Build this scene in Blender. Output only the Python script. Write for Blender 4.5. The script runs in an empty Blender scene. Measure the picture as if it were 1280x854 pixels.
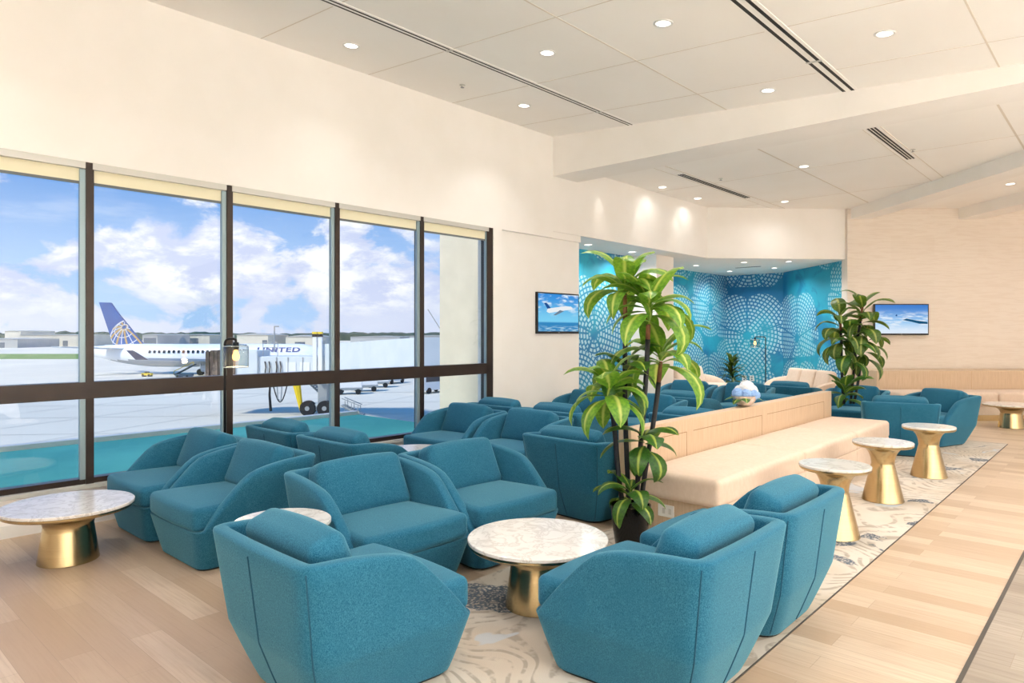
import bpy, bmesh, math, random
from mathutils import Vector, Matrix
random.seed(7)
PI = math.pi
C = bpy.context.scene.collection
EYE = 1.6
HZ = 416.0            # horizon row in the 1280x854 frame
FPX = 853.0
YAW = math.atan2(780, 853)
FW = Vector((-math.sin(YAW), math.cos(YAW), 0)); RT = Vector((math.cos(YAW), math.sin(YAW), 0))
WX = -6.48            # inner face of the window wall

def cw(lat, d, z=0.0):            # lateral / forward metres from the viewpoint -> world
    p = RT*lat + FW*d
    return Vector((p.x, p.y, z))
def cp(px, d, z=0.0):
    return cw((px-640)/FPX*d, d, z)

# ------------------------------------------------------------------ materials
def s2l(c):
    return tuple(((v/255)/12.92 if v/255 <= .04045 else ((v/255+.055)/1.055)**2.4) for v in c)
class N:
    """tiny node helper"""
    def __init__(s, nt): s.nt = nt; s.n = nt.nodes; s.l = nt.links
    def add(s, t, **kw):
        n = s.n.new(t)
        for k, v in kw.items(): setattr(n, k, v)
        return n
    def put(s, sock, v):
        if isinstance(v, bpy.types.NodeSocket): s.l.new(v, sock)
        elif isinstance(v, (tuple, list)) and len(v) == 3 and sock.type == 'RGBA': sock.default_value = (*v, 1)
        else: sock.default_value = v
    def m(s, op, a, b=None, c=None, clamp=False):
        n = s.add('ShaderNodeMath', operation=op, use_clamp=clamp)
        s.put(n.inputs[0], a)
        if b is not None: s.put(n.inputs[1], b)
        if c is not None: s.put(n.inputs[2], c)
        return n.outputs[0]
    def mix(s, f, a, b, mode='MIX'):
        n = s.add('ShaderNodeMix', data_type='RGBA', blend_type=mode)
        s.put(n.inputs[0], f); s.put(n.inputs[6], a); s.put(n.inputs[7], b)
        return n.outputs[2]
    def step(s, v, lo, hi):
        n = s.add('ShaderNodeMapRange', interpolation_type='SMOOTHSTEP')
        s.put(n.inputs[0], v); s.put(n.inputs[1], lo); s.put(n.inputs[2], hi)
        return n.outputs[0]
    def noise(s, vec, scale, detail=3, rough=.5, dist=0, dim='3D', out=0):
        n = s.add('ShaderNodeTexNoise', noise_dimensions=dim)
        if vec is not None: s.l.new(vec, n.inputs['Vector'])
        n.inputs['Scale'].default_value = scale; n.inputs['Detail'].default_value = detail
        n.inputs['Roughness'].default_value = rough; n.inputs['Distortion'].default_value = dist
        return n.outputs[out]
    def coord(s, kind='Object'): return s.add('ShaderNodeTexCoord').outputs[kind]
    def map(s, vec, scale=(1,1,1), loc=(0,0,0), rot=(0,0,0)):
        n = s.add('ShaderNodeMapping'); s.l.new(vec, n.inputs[0])
        n.inputs['Scale'].default_value = scale; n.inputs['Location'].default_value = loc; n.inputs['Rotation'].default_value = rot
        return n.outputs[0]
    def sep(s, vec):
        n = s.add('ShaderNodeSeparateXYZ'); s.l.new(vec, n.inputs[0]); return n.outputs
    def comb(s, x, y, z):
        n = s.add('ShaderNodeCombineXYZ'); s.put(n.inputs[0], x); s.put(n.inputs[1], y); s.put(n.inputs[2], z); return n.outputs[0]
    def bump(s, h, strength=.2, dist=.01):
        n = s.add('ShaderNodeBump'); s.l.new(h, n.inputs['Height'])
        n.inputs['Strength'].default_value = strength; n.inputs['Distance'].default_value = dist
        return n.outputs[0]

def mat(name, col=(200,200,200), rough=.6, metal=0, spec=.5, **kw):
    m = bpy.data.materials.new(name); m.use_nodes = True
    b = m.node_tree.nodes['Principled BSDF']
    b.inputs['Base Color'].default_value = (*s2l(col), 1)
    b.inputs['Roughness'].default_value = rough; b.inputs['Metallic'].default_value = metal
    b.inputs['Specular IOR Level'].default_value = spec
    for k, v in kw.items(): b.inputs[k.replace('_', ' ')].default_value = v
    return m
def nodes(m): return N(m.node_tree), m.node_tree.nodes['Principled BSDF']
def mottled(name, c1, c2, scale=8, rough=.6, detail=4, bump=0, **kw):
    m = mat(name, c1, rough, **kw); k, b = nodes(m)
    f = k.noise(k.coord(), scale, detail)
    k.put(b.inputs['Base Color'], k.mix(k.step(f, .3, .7), s2l(c1), s2l(c2)))
    if bump: k.put(b.inputs['Normal'], k.bump(f, bump, .004))
    return m
def emit(name, col, strength):
    m = bpy.data.materials.new(name); m.use_nodes = True
    nt = m.node_tree; nt.nodes.remove(nt.nodes['Principled BSDF'])
    e = nt.nodes.new('ShaderNodeEmission'); e.inputs[0].default_value = (*s2l(col), 1); e.inputs[1].default_value = strength
    nt.links.new(e.outputs[0], nt.nodes['Material Output'].inputs[0]); return m

M = {}
M['paint'] = mottled('white_wall_paint', (247,244,240), (244,241,236), 2.0, .8)
M['ceil'] = mottled('ceiling_panel_white', (250,248,244), (248,245,240), 1.0, .85)
M['warmpaint'] = mottled('warm_white_paint', (244,238,231), (240,234,227), 2.0, .8)
M['joint'] = mat('ceiling_joint_grey', (222,213,201), .9)
M['slot'] = mat('diffuser_slot_black', (40,38,36), .7)
M['alu'] = mat('pale_aluminium', (205,205,200), .4, .3)
M['bronze'] = mottled('dark_bronze_aluminium', (58,48,43), (52,43,39), 6, .32, metal=.35)
M['sideglint'] = mat('mullion_glint_paint', (150,172,180), .35, .3)  # bluish pale tone stands for sky reflected on the mullion sides
M['sillgrey'] = mat('grey_sill', (196,198,194), .5)
M['blind'] = mat('cream_blind', (240,234,205), .8)
M['hem'] = mat('blind_hem_grey', (105,112,112), .6)
M['black'] = mat('black_plastic', (18,18,19), .35)
M['blackmetal'] = mat('black_metal', (22,22,24), .35, .4)
M['pot'] = mat('glossy_black_ceramic', (8,7,7), .06, 0, .35)
M['white'] = mat('white_plastic', (236,236,234), .45)
M['socket'] = mat('socket_shade', (206,206,202), .5)
M['soil'] = mottled('potting_soil', (46,36,28), (30,24,20), 40, .95)
M['rubber'] = mat('black_rubber', (28,28,30), .8)
M['lens'] = emit('downlight_glow', (255,246,232), 6.0)
M['bulb'] = emit('filament_glow', (255,178,96), 5.0)

# teal upholstery
def fabric(name, c1, c2, c3, scale=320):
    m = mat(name, c1, .92, 0, .2); k, b = nodes(m)
    co = k.coord()
    f = k.noise(k.map(co, (1,1,.55)), scale, 2, .7)
    g = k.noise(co, 5, 3)
    c = k.mix(k.step(f, .36, .66), s2l(c1), s2l(c2))
    c = k.mix(k.m('MULTIPLY', k.step(g, .35, .75), .35), c, s2l(c3))
    k.put(b.inputs['Base Color'], c)
    k.put(b.inputs['Normal'], k.bump(f, .25, .002))
    b.inputs['Sheen Weight'].default_value = .5; b.inputs['Sheen Roughness'].default_value = .45
    b.inputs['Sheen Tint'].default_value = (*s2l((150,205,215)), 1)
    return m
M['teal'] = fabric('teal_wool_fabric', (12,80,112), (56,119,144), (25,93,123), 300)
M['tealseam'] = mat('teal_seam_thread', (16,78,104), .9)
M['cream'] = fabric('cream_leather', (216,195,176), (221,201,184), (212,190,170), 30)
M['cream'].node_tree.nodes['Principled BSDF'].inputs['Sheen Weight'].default_value = 0
M['creamseam'] = mat('cream_seam', (196,164,134), .9)
M['creamgrey'] = fabric('pale_linen_end_panel', (214,198,180), (222,207,190), (208,192,173), 60)
M['creamgrey'].node_tree.nodes['Principled BSDF'].inputs['Sheen Weight'].default_value = 0

# brass, marble
def brass():
    m = mat('brushed_brass', (206,178,120), .28, 1); k, b = nodes(m)
    f = k.noise(k.map(k.coord(), (1.5,1.5,260)), 2, 3)
    k.put(b.inputs['Base Color'], k.mix(f, s2l((178,157,116)), s2l((208,188,148))))
    k.put(b.inputs['Roughness'], k.m('ADD', .15, k.m('MULTIPLY', f, .12)))
    return m
M['brass'] = brass()
M['brass'].node_tree.nodes['Principled BSDF'].inputs['Anisotropic'].default_value = .5
def marble():
    m = mat('white_marble', (236,233,228), .16); k, b = nodes(m)
    co = k.coord(); oi = k.add('ShaderNodeObjectInfo').outputs['Random']
    v = k.add('ShaderNodeVectorMath', operation='ADD'); k.l.new(co, v.inputs[0]); k.l.new(k.comb(k.m('MULTIPLY', oi, 9.0), k.m('MULTIPLY', oi, 5.0), 0), v.inputs[1])
    n1 = k.noise(v.outputs[0], 5.5, 7, .62, 1.4); n2 = k.noise(v.outputs[0], 2.2, 5, .6, .8)
    vein = k.m('SUBTRACT', 1, k.step(k.m('ABSOLUTE', k.m('SUBTRACT', n1, .5)), 0, .05))
    c = k.mix(k.m('MULTIPLY', vein, .4), s2l((228,225,221)), s2l((158,148,140)))
    c = k.mix(k.m('MULTIPLY', k.step(n2, .5, .75), .35), c, s2l((196,190,186)))
    k.put(b.inputs['Base Color'], c); return m
M['marble'] = marble()

# floors
def planks(name, c1, c2, c3, w, h, rough, along_x=True):
    m = mat(name, c1, rough); k, b = nodes(m); co = k.coord()
    mp = co if along_x else k.map(co, rot=(0,0,PI/2))
    br = k.add('ShaderNodeTexBrick'); k.l.new(mp, br.inputs['Vector'])
    br.offset = .37; br.offset_frequency = 2; br.squash = 1
    br.inputs['Color1'].default_value = (0,0,0,1); br.inputs['Color2'].default_value = (1,1,1,1); br.inputs['Mortar'].default_value = (.3,.3,.3,1)
    br.inputs['Scale'].default_value = 1; br.inputs['Brick Width'].default_value = w; br.inputs['Row Height'].default_value = h
    br.inputs['Mortar Size'].default_value = .0012; br.inputs['Bias'].default_value = 0
    t = k.sep(br.outputs['Color'])[0] if False else br.outputs['Color']
    rgb = k.add('ShaderNodeSeparateColor'); k.l.new(t, rgb.inputs[0]); t = rgb.outputs[0]
    g = k.noise(k.map(mp, (1.2, 26, 1)), 2.4, 4, .6, .3)
    c = k.mix(t, s2l(c1), s2l(c2))
    c = k.mix(k.m('MULTIPLY', k.step(g, .38, .72), .55), c, s2l(c3))
    c = k.mix(k.m('MULTIPLY', br.outputs['Fac'], .5), c, s2l((130,104,80)))
    k.put(b.inputs['Base Color'], c)
    k.put(b.inputs['Roughness'], k.m('ADD', rough, k.m('MULTIPLY', g, .12)))
    return m
M['oak'] = planks('pale_oak_planks', (210,190,167), (182,156,129), (178,152,127), 1.15, .16, .33)
M['tile'] = planks('grey_wood_look_tiles', (172,160,146), (146,133,119), (128,116,104), 1.2, .2, .35)
M['strip'] = mat('dark_floor_strip', (74,68,62), .5)
def laminate():
    m = mat('pale_oak_laminate', (210,186,158), .45); k, b = nodes(m)
    g = k.noise(k.map(k.coord(), (1,1,.06)), 60, 4, .6)
    k.put(b.inputs['Base Color'], k.mix(k.step(g, .3, .7), s2l((211,187,159)), s2l((198,172,143)))); return m
M['laminate'] = laminate()
M['groove'] = mat('laminate_groove', (150,118,88), .8)
def rug():
    m = mat('patterned_rug', (226,216,202), .95, 0, .1); k, b = nodes(m); co = k.coord()
    warp = k.noise(co, .85, 2, .5, 0, out=1)
    v = k.add('ShaderNodeVectorMath', operation='MULTIPLY_ADD'); k.l.new(warp, v.inputs[0]); v.inputs[1].default_value = (1.3,1.3,0); k.l.new(co, v.inputs[2])
    vo = k.add('ShaderNodeTexVoronoi', feature='F1'); k.l.new(k.map(v.outputs[0], (.75,.55,.0)), vo.inputs['Vector']); vo.inputs['Scale'].default_value = 1.0
    ring = k.m('SINE', k.m('MULTIPLY', vo.outputs['Distance'], 185))
    brk = k.noise(co, 9, 3, .6)
    lines = k.m('MULTIPLY', k.step(ring, .1, .8), k.step(brk, .40, .56))
    big = k.noise(k.map(co, (1.0,.8,1)), 1.5, 4, .55, .8)
    zone = k.noise(k.map(co, (1,1,1), (4.3,7.7,0)), 1.1, 2)
    c = k.mix(k.step(zone, .4, .62), s2l((212,203,191)), s2l((203,189,172)))
    c = k.mix(k.m('MULTIPLY', lines, .7), c, s2l((160,148,134)))
    c = k.mix(k.m('MULTIPLY', k.step(big, .585, .6), k.step(k.noise(co, 60, 2), .3, .55)), c, s2l((96,106,118)))
    c = k.mix(k.m('MULTIPLY', k.step(big, .355, .34), .85), c, s2l((196,200,204)))
    k.put(b.inputs['Base Color'], c)
    k.put(b.inputs['Normal'], k.bump(k.m('ADD', k.noise(co, 220, 2), k.m('MULTIPLY', ring, .4)), .35, .004))
    return m
M['rug'] = rug()
def wavewall():
    m = mat('wavy_wall_tile', (226,208,189), .6); k, b = nodes(m)
    uv = k.coord('UV')
    br = k.add('ShaderNodeTexBrick'); k.l.new(uv, br.inputs['Vector'])
    br.inputs['Color1'].default_value = (0,0,0,1); br.inputs['Color2'].default_value = (1,1,1,1); br.inputs['Mortar'].default_value = (.4,.4,.4,1)
    br.inputs['Scale'].default_value = 1; br.inputs['Brick Width'].default_value = .9; br.inputs['Row Height'].default_value = .45; br.inputs['Mortar Size'].default_value = .002
    rgb = k.add('ShaderNodeSeparateColor'); k.l.new(br.outputs['Color'], rgb.inputs[0])
    w = k.noise(k.map(uv, (1.6,16,1)), 1.5, 3, .5, .7)
    c = k.mix(k.m('MULTIPLY', rgb.outputs[0], .5), s2l((236,227,216)), s2l((229,218,205)))
    c = k.mix(k.m('MULTIPLY', k.step(w, .45, .62), .35), c, s2l((222,209,194)))
    k.put(b.inputs['Base Color'], c); k.put(b.inputs['Normal'], k.bump(w, .3, .02)); return m
M['wavewall'] = wavewall()
def mural():
    m = mat('blue_mural', (30,130,165), .6); k, b = nodes(m); uv = k.coord('UV')
    # watery background
    n1 = k.noise(uv, .55, 4, .55, .5); n2 = k.noise(k.map(uv, (1,1,1), (3,9,0)), 1.6, 4, .6, 1.0)
    c = k.mix(k.step(n1, .38, .62), s2l((24,116,166)), s2l((42,164,192)))
    c = k.mix(k.m('MULTIPLY', k.step(n2, .5, .75), .65), c, s2l((26,94,148)))
    # fans made of rings of short dashes
    vo = k.add('ShaderNodeTexVoronoi', voronoi_dimensions='2D', feature='F1'); k.l.new(uv, vo.inputs['Vector'])
    vo.inputs['Scale'].default_value = .56; vo.inputs['Randomness'].default_value = .7
    d = k.add('ShaderNodeVectorMath', operation='SUBTRACT'); k.l.new(uv, d.inputs[0]); k.l.new(vo.outputs['Position'], d.inputs[1])
    e = k.add('ShaderNodeVectorMath', operation='MULTIPLY_ADD'); k.l.new(d.outputs[0], e.inputs[0]); e.inputs[1].default_value = (.56,.56,0); e.inputs[2].default_value = (0,.2,0)
    x, y, z = k.sep(e.outputs[0])
    r = k.m('SQRT', k.m('ADD', k.m('MULTIPLY', x, x), k.m('MULTIPLY', y, y)))
    th = k.m('ARCTAN2', x, y)
    rk = k.m('MULTIPLY', r, 20.0); ri = k.m('FLOOR', rk); rf = k.m('FRACT', rk)
    band = k.m('MULTIPLY', k.step(rf, .14, .26), k.step(rf, .88, .76))
    cnt = k.m('MULTIPLY', k.m('MAXIMUM', ri, 2.0), .9)
    tf = k.m('FRACT', k.m('ADD', k.m('MULTIPLY', th, cnt), k.m('MULTIPLY', ri, .37)))
    dash = k.m('MULTIPLY', k.step(tf, .12, .24), k.step(tf, .90, .78))
    fan = k.m('ABSOLUTE', k.m('SINE', k.m('MULTIPLY', th, 2.5)))
    petal = k.step(k.m('MULTIPLY', fan, r), .018, .04)
    edge = k.m('ADD', .54, k.m('MULTIPLY', fan, .14))
    inside = k.m('MULTIPLY', k.step(k.m('SUBTRACT', r, edge), .01, -.01), k.step(r, .05, .09))
    inside = k.m('MULTIPLY', inside, k.step(vo.outputs['Distance'], .64, .61))
    wear = k.step(k.noise(k.map(uv, (1,1,1), (7,2,0)), 1.3, 3), .25, .42)
    mask = k.m('MULTIPLY', k.m('MULTIPLY', band, dash), k.m('MULTIPLY', inside, k.m('MULTIPLY', petal, wear)))
    c = k.mix(k.m('MULTIPLY', mask, .66), c, s2l((196,232,238)))
    k.put(b.inputs['Base Color'], c); return m
M['mural'] = mural()

# glass: clear with a faint green-blue tint and real mirror reflection
def glass(name, tint, k_ior=1.45, boost=1.0):
    m = bpy.data.materials.new(name); m.use_nodes = True
    k = N(m.node_tree); m.node_tree.nodes.remove(m.node_tree.nodes['Principled BSDF'])
    t = k.add('ShaderNodeBsdfTransparent'); t.inputs[0].default_value = (*tint, 1)
    g = k.add('ShaderNodeBsdfGlossy'); g.inputs['Roughness'].default_value = 0.0
    fr = k.add('ShaderNodeFresnel'); fr.inputs[0].default_value = k_ior
    ms = k.add('ShaderNodeMixShader'); bf = k.add('ShaderNodeNewGeometry').outputs['Backfacing']
    k.put(ms.inputs[0], k.m('MULTIPLY', k.m('MULTIPLY', fr.outputs[0], boost, clamp=True), k.m('SUBTRACT', 1.0, bf)))
    k.l.new(t.outputs[0], ms.inputs[1]); k.l.new(g.outputs[0], ms.inputs[2])
    k.l.new(ms.outputs[0], m.node_tree.nodes['Material Output'].inputs[0]); return m
M['glass'] = glass('window_glass', (.975,.99,.985), 1.5, 1.6)
M['jar'] = glass('clear_jar_glass', (.90,.92,.91), 1.5, 2.2)

M['jarrim'] = mat('thick_glass_edge', (196,204,204), .15)
# leaves
def leafmat(name, ca, cb, rib, stripe=.12):
    m = mat(name, ca, .38); k, b = nodes(m); uv = k.coord('UV'); x, y, z = k.sep(uv)
    a = k.m('ABSOLUTE', x)
    f = k.noise(k.map(uv, (2,9,1)), 1.6, 2)
    c = k.mix(k.step(f, .35, .65), s2l(ca), s2l(cb))
    c = k.mix(k.m('MULTIPLY', k.step(a, stripe*2.2, stripe*.3), .9), c, s2l(rib))
    k.put(b.inputs['Base Color'], c)
    b.inputs['Transmission Weight'].default_value = 0
    nt = m.node_tree
    tr = k.add('ShaderNodeBsdfTranslucent'); k.put(tr.inputs[0], k.mix(.5, c, s2l((170,200,60))))
    ms = k.add('ShaderNodeMixShader'); ms.inputs[0].default_value = .28
    k.l.new(b.outputs[0], ms.inputs[1]); k.l.new(tr.outputs[0], ms.inputs[2]); k.l.new(ms.outputs[0], nt.nodes['Material Output'].inputs[0])
    return m
M['leaf_lime'] = leafmat('lime_green_leaf', (128,172,58), (84,142,46), (216,222,120))
M['leaf_green'] = leafmat('deep_green_leaf', (58,112,40), (32,80,36), (188,200,90), .10)
M['leaf_olive'] = leafmat('olive_leaf', (92,124,52), (54,88,40), (190,192,104), .10)
M['leaf_dark'] = leafmat('dark_leaf', (34,58,36), (22,42,30), (120,130,50), .10)
M['cane'] = mottled('dark_cane', (34,34,44), (24,24,30), 18, .55)
M['canetop'] = mottled('brown_cane_tip', (142,92,62), (112,70,48), 18, .7)

# outside
M['apron'] = mottled('apron_concrete', (232,224,206), (224,216,199), .05, .9, spec=.0)
M['teal_roof'] = mottled('teal_roof_membrane', (78,158,156), (58,134,134), .5, .7, spec=.15)
M['grass'] = mottled('airfield_grass', (128,158,70), (112,144,62), .3, .9)
M['tree'] = mottled('distant_trees', (70,92,78), (54,76,64), .08, .95)
M['planewhite'] = mat('aircraft_white', (236,240,243), .3)
M['planegrey'] = mat('aircraft_grey', (176,184,192), .35)
M['planebelly'] = mat('aircraft_belly_grey', (160,168,176), .35)
M['planeblue'] = mottled('aircraft_tail_blue', (26,90,164), (20,78,150), .3, .35)
M['planenavy'] = mat('aircraft_navy', (24,44,84), .35)
M['gold'] = mat('aircraft_gold', (196,160,92), .4)
M['globe'] = mat('globe_line', (224,228,232), .4)
M['letter'] = mat('blue_lettering', (10,50,124), .5)
M['bridgewhite'] = mottled('jet_bridge_white', (216,222,222), (206,214,214), .6, .5)
M['bridgegrey'] = mat('jet_bridge_grey', (150,156,158), .5)
M['bellows'] = mottled('brown_bellows', (110,92,78), (74,64,58), 2.5, .8)
M['yellow'] = mat('safety_yellow', (232,200,30), .5)
M['hangar'] = mottled('hangar_cladding', (222,214,194), (206,199,182), .1, .7)
M['hangar2'] = mottled('hangar_cladding_grey', (186,186,182), (170,172,170), .1, .7)
M['hangardoor'] = mat('hangar_door_dark', (92,104,116), .6)
M['winblue'] = mat('dark_window', (40,52,66), .2)
M['stucco'] = mottled('beige_stucco', (226,214,192), (218,206,184), 3, .85)

# ------------------------------------------------------------------ mesh helpers
class MB:
    def __init__(s): s.v = []; s.f = []; s.uv = {}
    def quad(s, pts, uvs=None):
        i = len(s.v); s.v += [tuple(p) for p in pts]; s.f.append(tuple(range(i, i+len(pts))))
        if uvs: s.uv[len(s.f)-1] = uvs
    def box(s, x0, x1, y0, y1, z0, z1, T=None):
        i = len(s.v); P = [(x,y,z) for z in (z0,z1) for y in (y0,y1) for x in (x0,x1)]
        if T: P = [tuple(T @ Vector(p)) for p in P]
        s.v += P
        s.f += [tuple(i+a for a in q) for q in ((0,2,3,1),(4,5,7,6),(0,1,5,4),(1,3,7,5),(3,2,6,7),(2,0,4,6))]
    def prism(s, poly, z0, z1):          # polygon in xy
        a = sum(poly[i][0]*poly[(i+1)%len(poly)][1]-poly[(i+1)%len(poly)][0]*poly[i][1] for i in range(len(poly)))
        if a < 0: poly = poly[::-1]
        i = len(s.v); n = len(poly)
        s.v += [(x,y,z0) for x,y in poly]+[(x,y,z1) for x,y in poly]
        s.f.append(tuple(i+k for k in range(n-1,-1,-1))); s.f.append(tuple(i+n+k for k in range(n)))
        for k in range(n): s.f.append((i+k, i+(k+1)%n, i+n+(k+1)%n, i+n+k))
    def loft(s, rings, cap=True, closed=True):
        i = len(s.v); n = len(rings[0])
        for r in rings: s.v += [tuple(p) for p in r]
        for a in range(len(rings)-1):
            for k in range(n if closed else n-1):
                k2 = (k+1) % n
                s.f.append((i+a*n+k, i+a*n+k2, i+(a+1)*n+k2, i+(a+1)*n+k))
        if cap:
            s.f.append(tuple(i+k for k in range(n-1,-1,-1))); s.f.append(tuple(i+(len(rings)-1)*n+k for k in range(n)))
    def lathe(s, prof, seg=32, c=(0,0,0), cap=True):
        s.loft([[(c[0]+r*math.cos(2*PI*k/seg), c[1]+r*math.sin(2*PI*k/seg), c[2]+z) for k in range(seg)] for r, z in prof], cap)
    def tube(s, path, r, seg=8, cap=True):
        path = [Vector(p) for p in path]; rs = r if isinstance(r, (list,tuple)) else [r]*len(path)
        rings = []; up = None
        for k, p in enumerate(path):
            t = (path[min(k+1,len(path)-1)]-path[max(k-1,0)]).normalized()
            if up is None: up = Vector((0,0,1)) if abs(t.z) < .9 else Vector((1,0,0))
            u = t.cross(up)
            if u.length < 1e-5: u = t.cross(Vector((0,1,0)))
            u.normalize(); w = u.cross(t).normalized(); up = w
            rings.append([p+(u*math.cos(2*PI*j/seg)+w*math.sin(2*PI*j/seg))*rs[k] for j in range(seg)])
        s.loft(rings, cap)
    def rbox(s, hx, hy, hz, r, fn=None, n=6):   # rounded box, optional deform of each point
        def ax(h): 
            e = [h-r*math.cos(PI/2*i/n*1.0)*1.0 for i in range(n+1)]
            pos = sorted(set([round(h-r+r*math.sin(PI/2*i/n),5) for i in range(n+1)]))
            mid = [(h-r)*(2*i/8-1) for i in range(1,8)]
            return [-p for p in pos[::-1]]+mid+pos
        A = [ax(hx), ax(hy), ax(hz)]; H = (hx,hy,hz)
        idx = {}
        def vert(p):
            key = tuple(round(c,5) for c in p)
            if key in idx: return idx[key]
            q = Vector([max(-(H[i]-r), min(H[i]-r, p[i])) for i in range(3)])
            d = Vector(p)-q
            # p lies on the box surface: map the excess to a sphere
            if d.length > 1e-9: d = d.normalized()*r
            o = q+d
            if fn: o = Vector(fn(*o))
            s.v.append(tuple(o)); idx[key] = len(s.v)-1; return idx[key]
        for a in range(3):
            b, c = (a+1)%3, (a+2)%3
            for sg in (-1,1):
                for i in range(len(A[b])-1):
                    for j in range(len(A[c])-1):
                        P = []
                        for (u,v) in ((i,j),(i+1,j),(i+1,j+1),(i,j+1)):
                            p = [0,0,0]; p[a] = sg*H[a]; p[b] = A[b][u]; p[c] = A[c][v]; P.append(vert(p))
                        if sg < 0: P = P[::-1]
                        if len(set(P)) == 4: s.f.append(tuple(P))
    def build(s, name, m, parent=None, smooth=False, angle=None, bevel=0):
        me = bpy.data.meshes.new(name); me.from_pydata(s.v, [], s.f)
        if s.uv:
            ul = me.uv_layers.new(name='UVMap')
            for fi, p in enumerate(me.polygons):
                u = s.uv.get(fi)
                if u:
                    for li, c in zip(p.loop_indices, u): ul.data[li].uv = c
        for x in (m if isinstance(m, (list,tuple)) else [m]): me.materials.append(x)
        o = bpy.data.objects.new(name, me); C.objects.link(o)
        if parent: o.parent = parent
        if bevel:
            bm = bmesh.new(); bm.from_mesh(me)
            bmesh.ops.bevel(bm, geom=list(bm.edges), offset=bevel, segments=2, affect='EDGES', profile=.5)
            bm.to_mesh(me); bm.free()
        if smooth:
            for p in me.polygons: p.use_smooth = True
            if angle: me.set_sharp_from_angle(angle=math.radians(angle))
        return o
def tag(o, label=None, cat=None, group=None, kind=None):
    if label: o['label'] = label
    if cat: o['category'] = cat
    if group: o['group'] = group
    if kind: o['kind'] = kind
    return o
def thing(name, label, cat, loc=(0,0,0), rz=0, group=None):
    o = bpy.data.objects.new(name, None); C.objects.link(o); o.empty_display_size = .1
    o.location = loc; o.rotation_euler = (0,0,rz)
    return tag(o, label, cat, group)
KIDS = {}
def copy_thing(src, loc, rz, label, group=None):
    def rec(a, par):
        b = a.copy(); C.objects.link(b)
        if par is not None: b.parent = par
        for ch in [x for x in bpy.data.objects if x.parent == a]: rec(ch, b)
        return b
    r = rec(src, None); r.location = loc; r.rotation_euler = (0,0,rz); tag(r, label, None, group)
    return r
def struct(mb, name, m, label=None, cat=None, **kw):
    o = mb.build(name, m, **kw); o['kind'] = 'structure'
    return tag(o, label, cat)
def heading(dx, dy):      # rotation that turns local +Y to (dx,dy)
    return math.atan2(-dx, dy)

# ------------------------------------------------------------------ the room shell
def ceil_z(x): return 4.55-(x-WX)*.072
YB = 8.0                # face of the ceiling beam
X1, Y0R = 9.0, -5.0     # room limits to the right of / behind the viewpoint
# floors
f = MB(); f.box(WX-.3, -.605, Y0R, 12.5, -.2, 0); f.box(-9, -.62, 12.5, 20, -.2, 0); f.box(-9, WX-.3, 8.5, 12.5, -.2, 0); f.box(-.62, X1, 12.5, 20, -.2, 0)
struct(f, 'floor', M['oak'], 'pale oak plank floor of the lounge', 'floor')
f = MB(); f.box(1.5, X1, Y0R, 12.5, -.2, .001); f.box(-.59, 1.5, Y0R, -1.0, -.2, .001)
M['terrazzo'] = mottled('bounce_terrazzo', (246,244,240), (238,236,231), 30, .4)  # pale floor added out of view to bounce light onto the ceiling
struct(f, 'floor_bounce', M['terrazzo'], 'white terrazzo floor added out of view to bounce light upwards', 'floor')
f = MB(); f.box(-.59, 1.5, -1.0, 12.5, -.2, .001)
struct(f, 'floor_walkway', M['tile'], 'grey wood-look tiled walkway along the right edge', 'floor')
f = MB(); f.box(-.608, -.588, Y0R, 12.5, -.2, .003); struct(f, 'trim_1', M['strip'], 'thin dark strip between oak and grey tiles', 'trim')
r_ = MB(); r_.box(-3.15, -1.36, 1.72, 12.0, 0, .006)
tag(r_.build('area_rug', M['rug']), 'long cream rug with wavy lines and grey patches under the chairs', 'rug')
e_ = MB(); e_.box(-1.36, -1.354, 1.72, 12.0, 0, .0065); e_.box(-3.15, -1.354, 12.0, 12.006, 0, .0065)
struct(e_, 'trim_2', M['strip'], 'thin dark edging strip along the rug', 'trim')
# window wall
EDG = [1.84-1.205*4, 1.84-1.205*3, 1.84-1.205*2, 1.84-1.205, 1.84, 3.04, 4.25, 5.46, 6.66]
SILL, HEAD = .33, 3.03
w = MB()
w.box(WX-.3, WX, Y0R, EDG[-1]+.06, 0, SILL-.03)
w.box(WX-.3, WX, Y0R, 8.0, HEAD, 4.75)
w.box(WX-.3, WX, Y0R, EDG[0], SILL-.03, HEAD)
w.box(WX-.3, WX, EDG[-1]+.05, EDG[-1]+.22, 0, HEAD)
w.box(WX-.3, WX-.06, EDG[-1]+.22, 8.73, 0, HEAD+.05)
struct(w, 'wall_left', M['paint'], 'long white window wall with low sill wall', 'wall')
w = MB(); w.box(WX, WX+.012, Y0R, EDG[-1]+.22, 0, .1); struct(w, 'baseboard_left', M['white'], 'white baseboard below the windows', 'baseboard')
w = MB(); w.box(WX-.16, WX+.03, EDG[0], EDG[-1]+.05, SILL-.03, SILL); struct(w, 'trim_3', M['sillgrey'], 'grey window sill ledge', 'trim')
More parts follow.
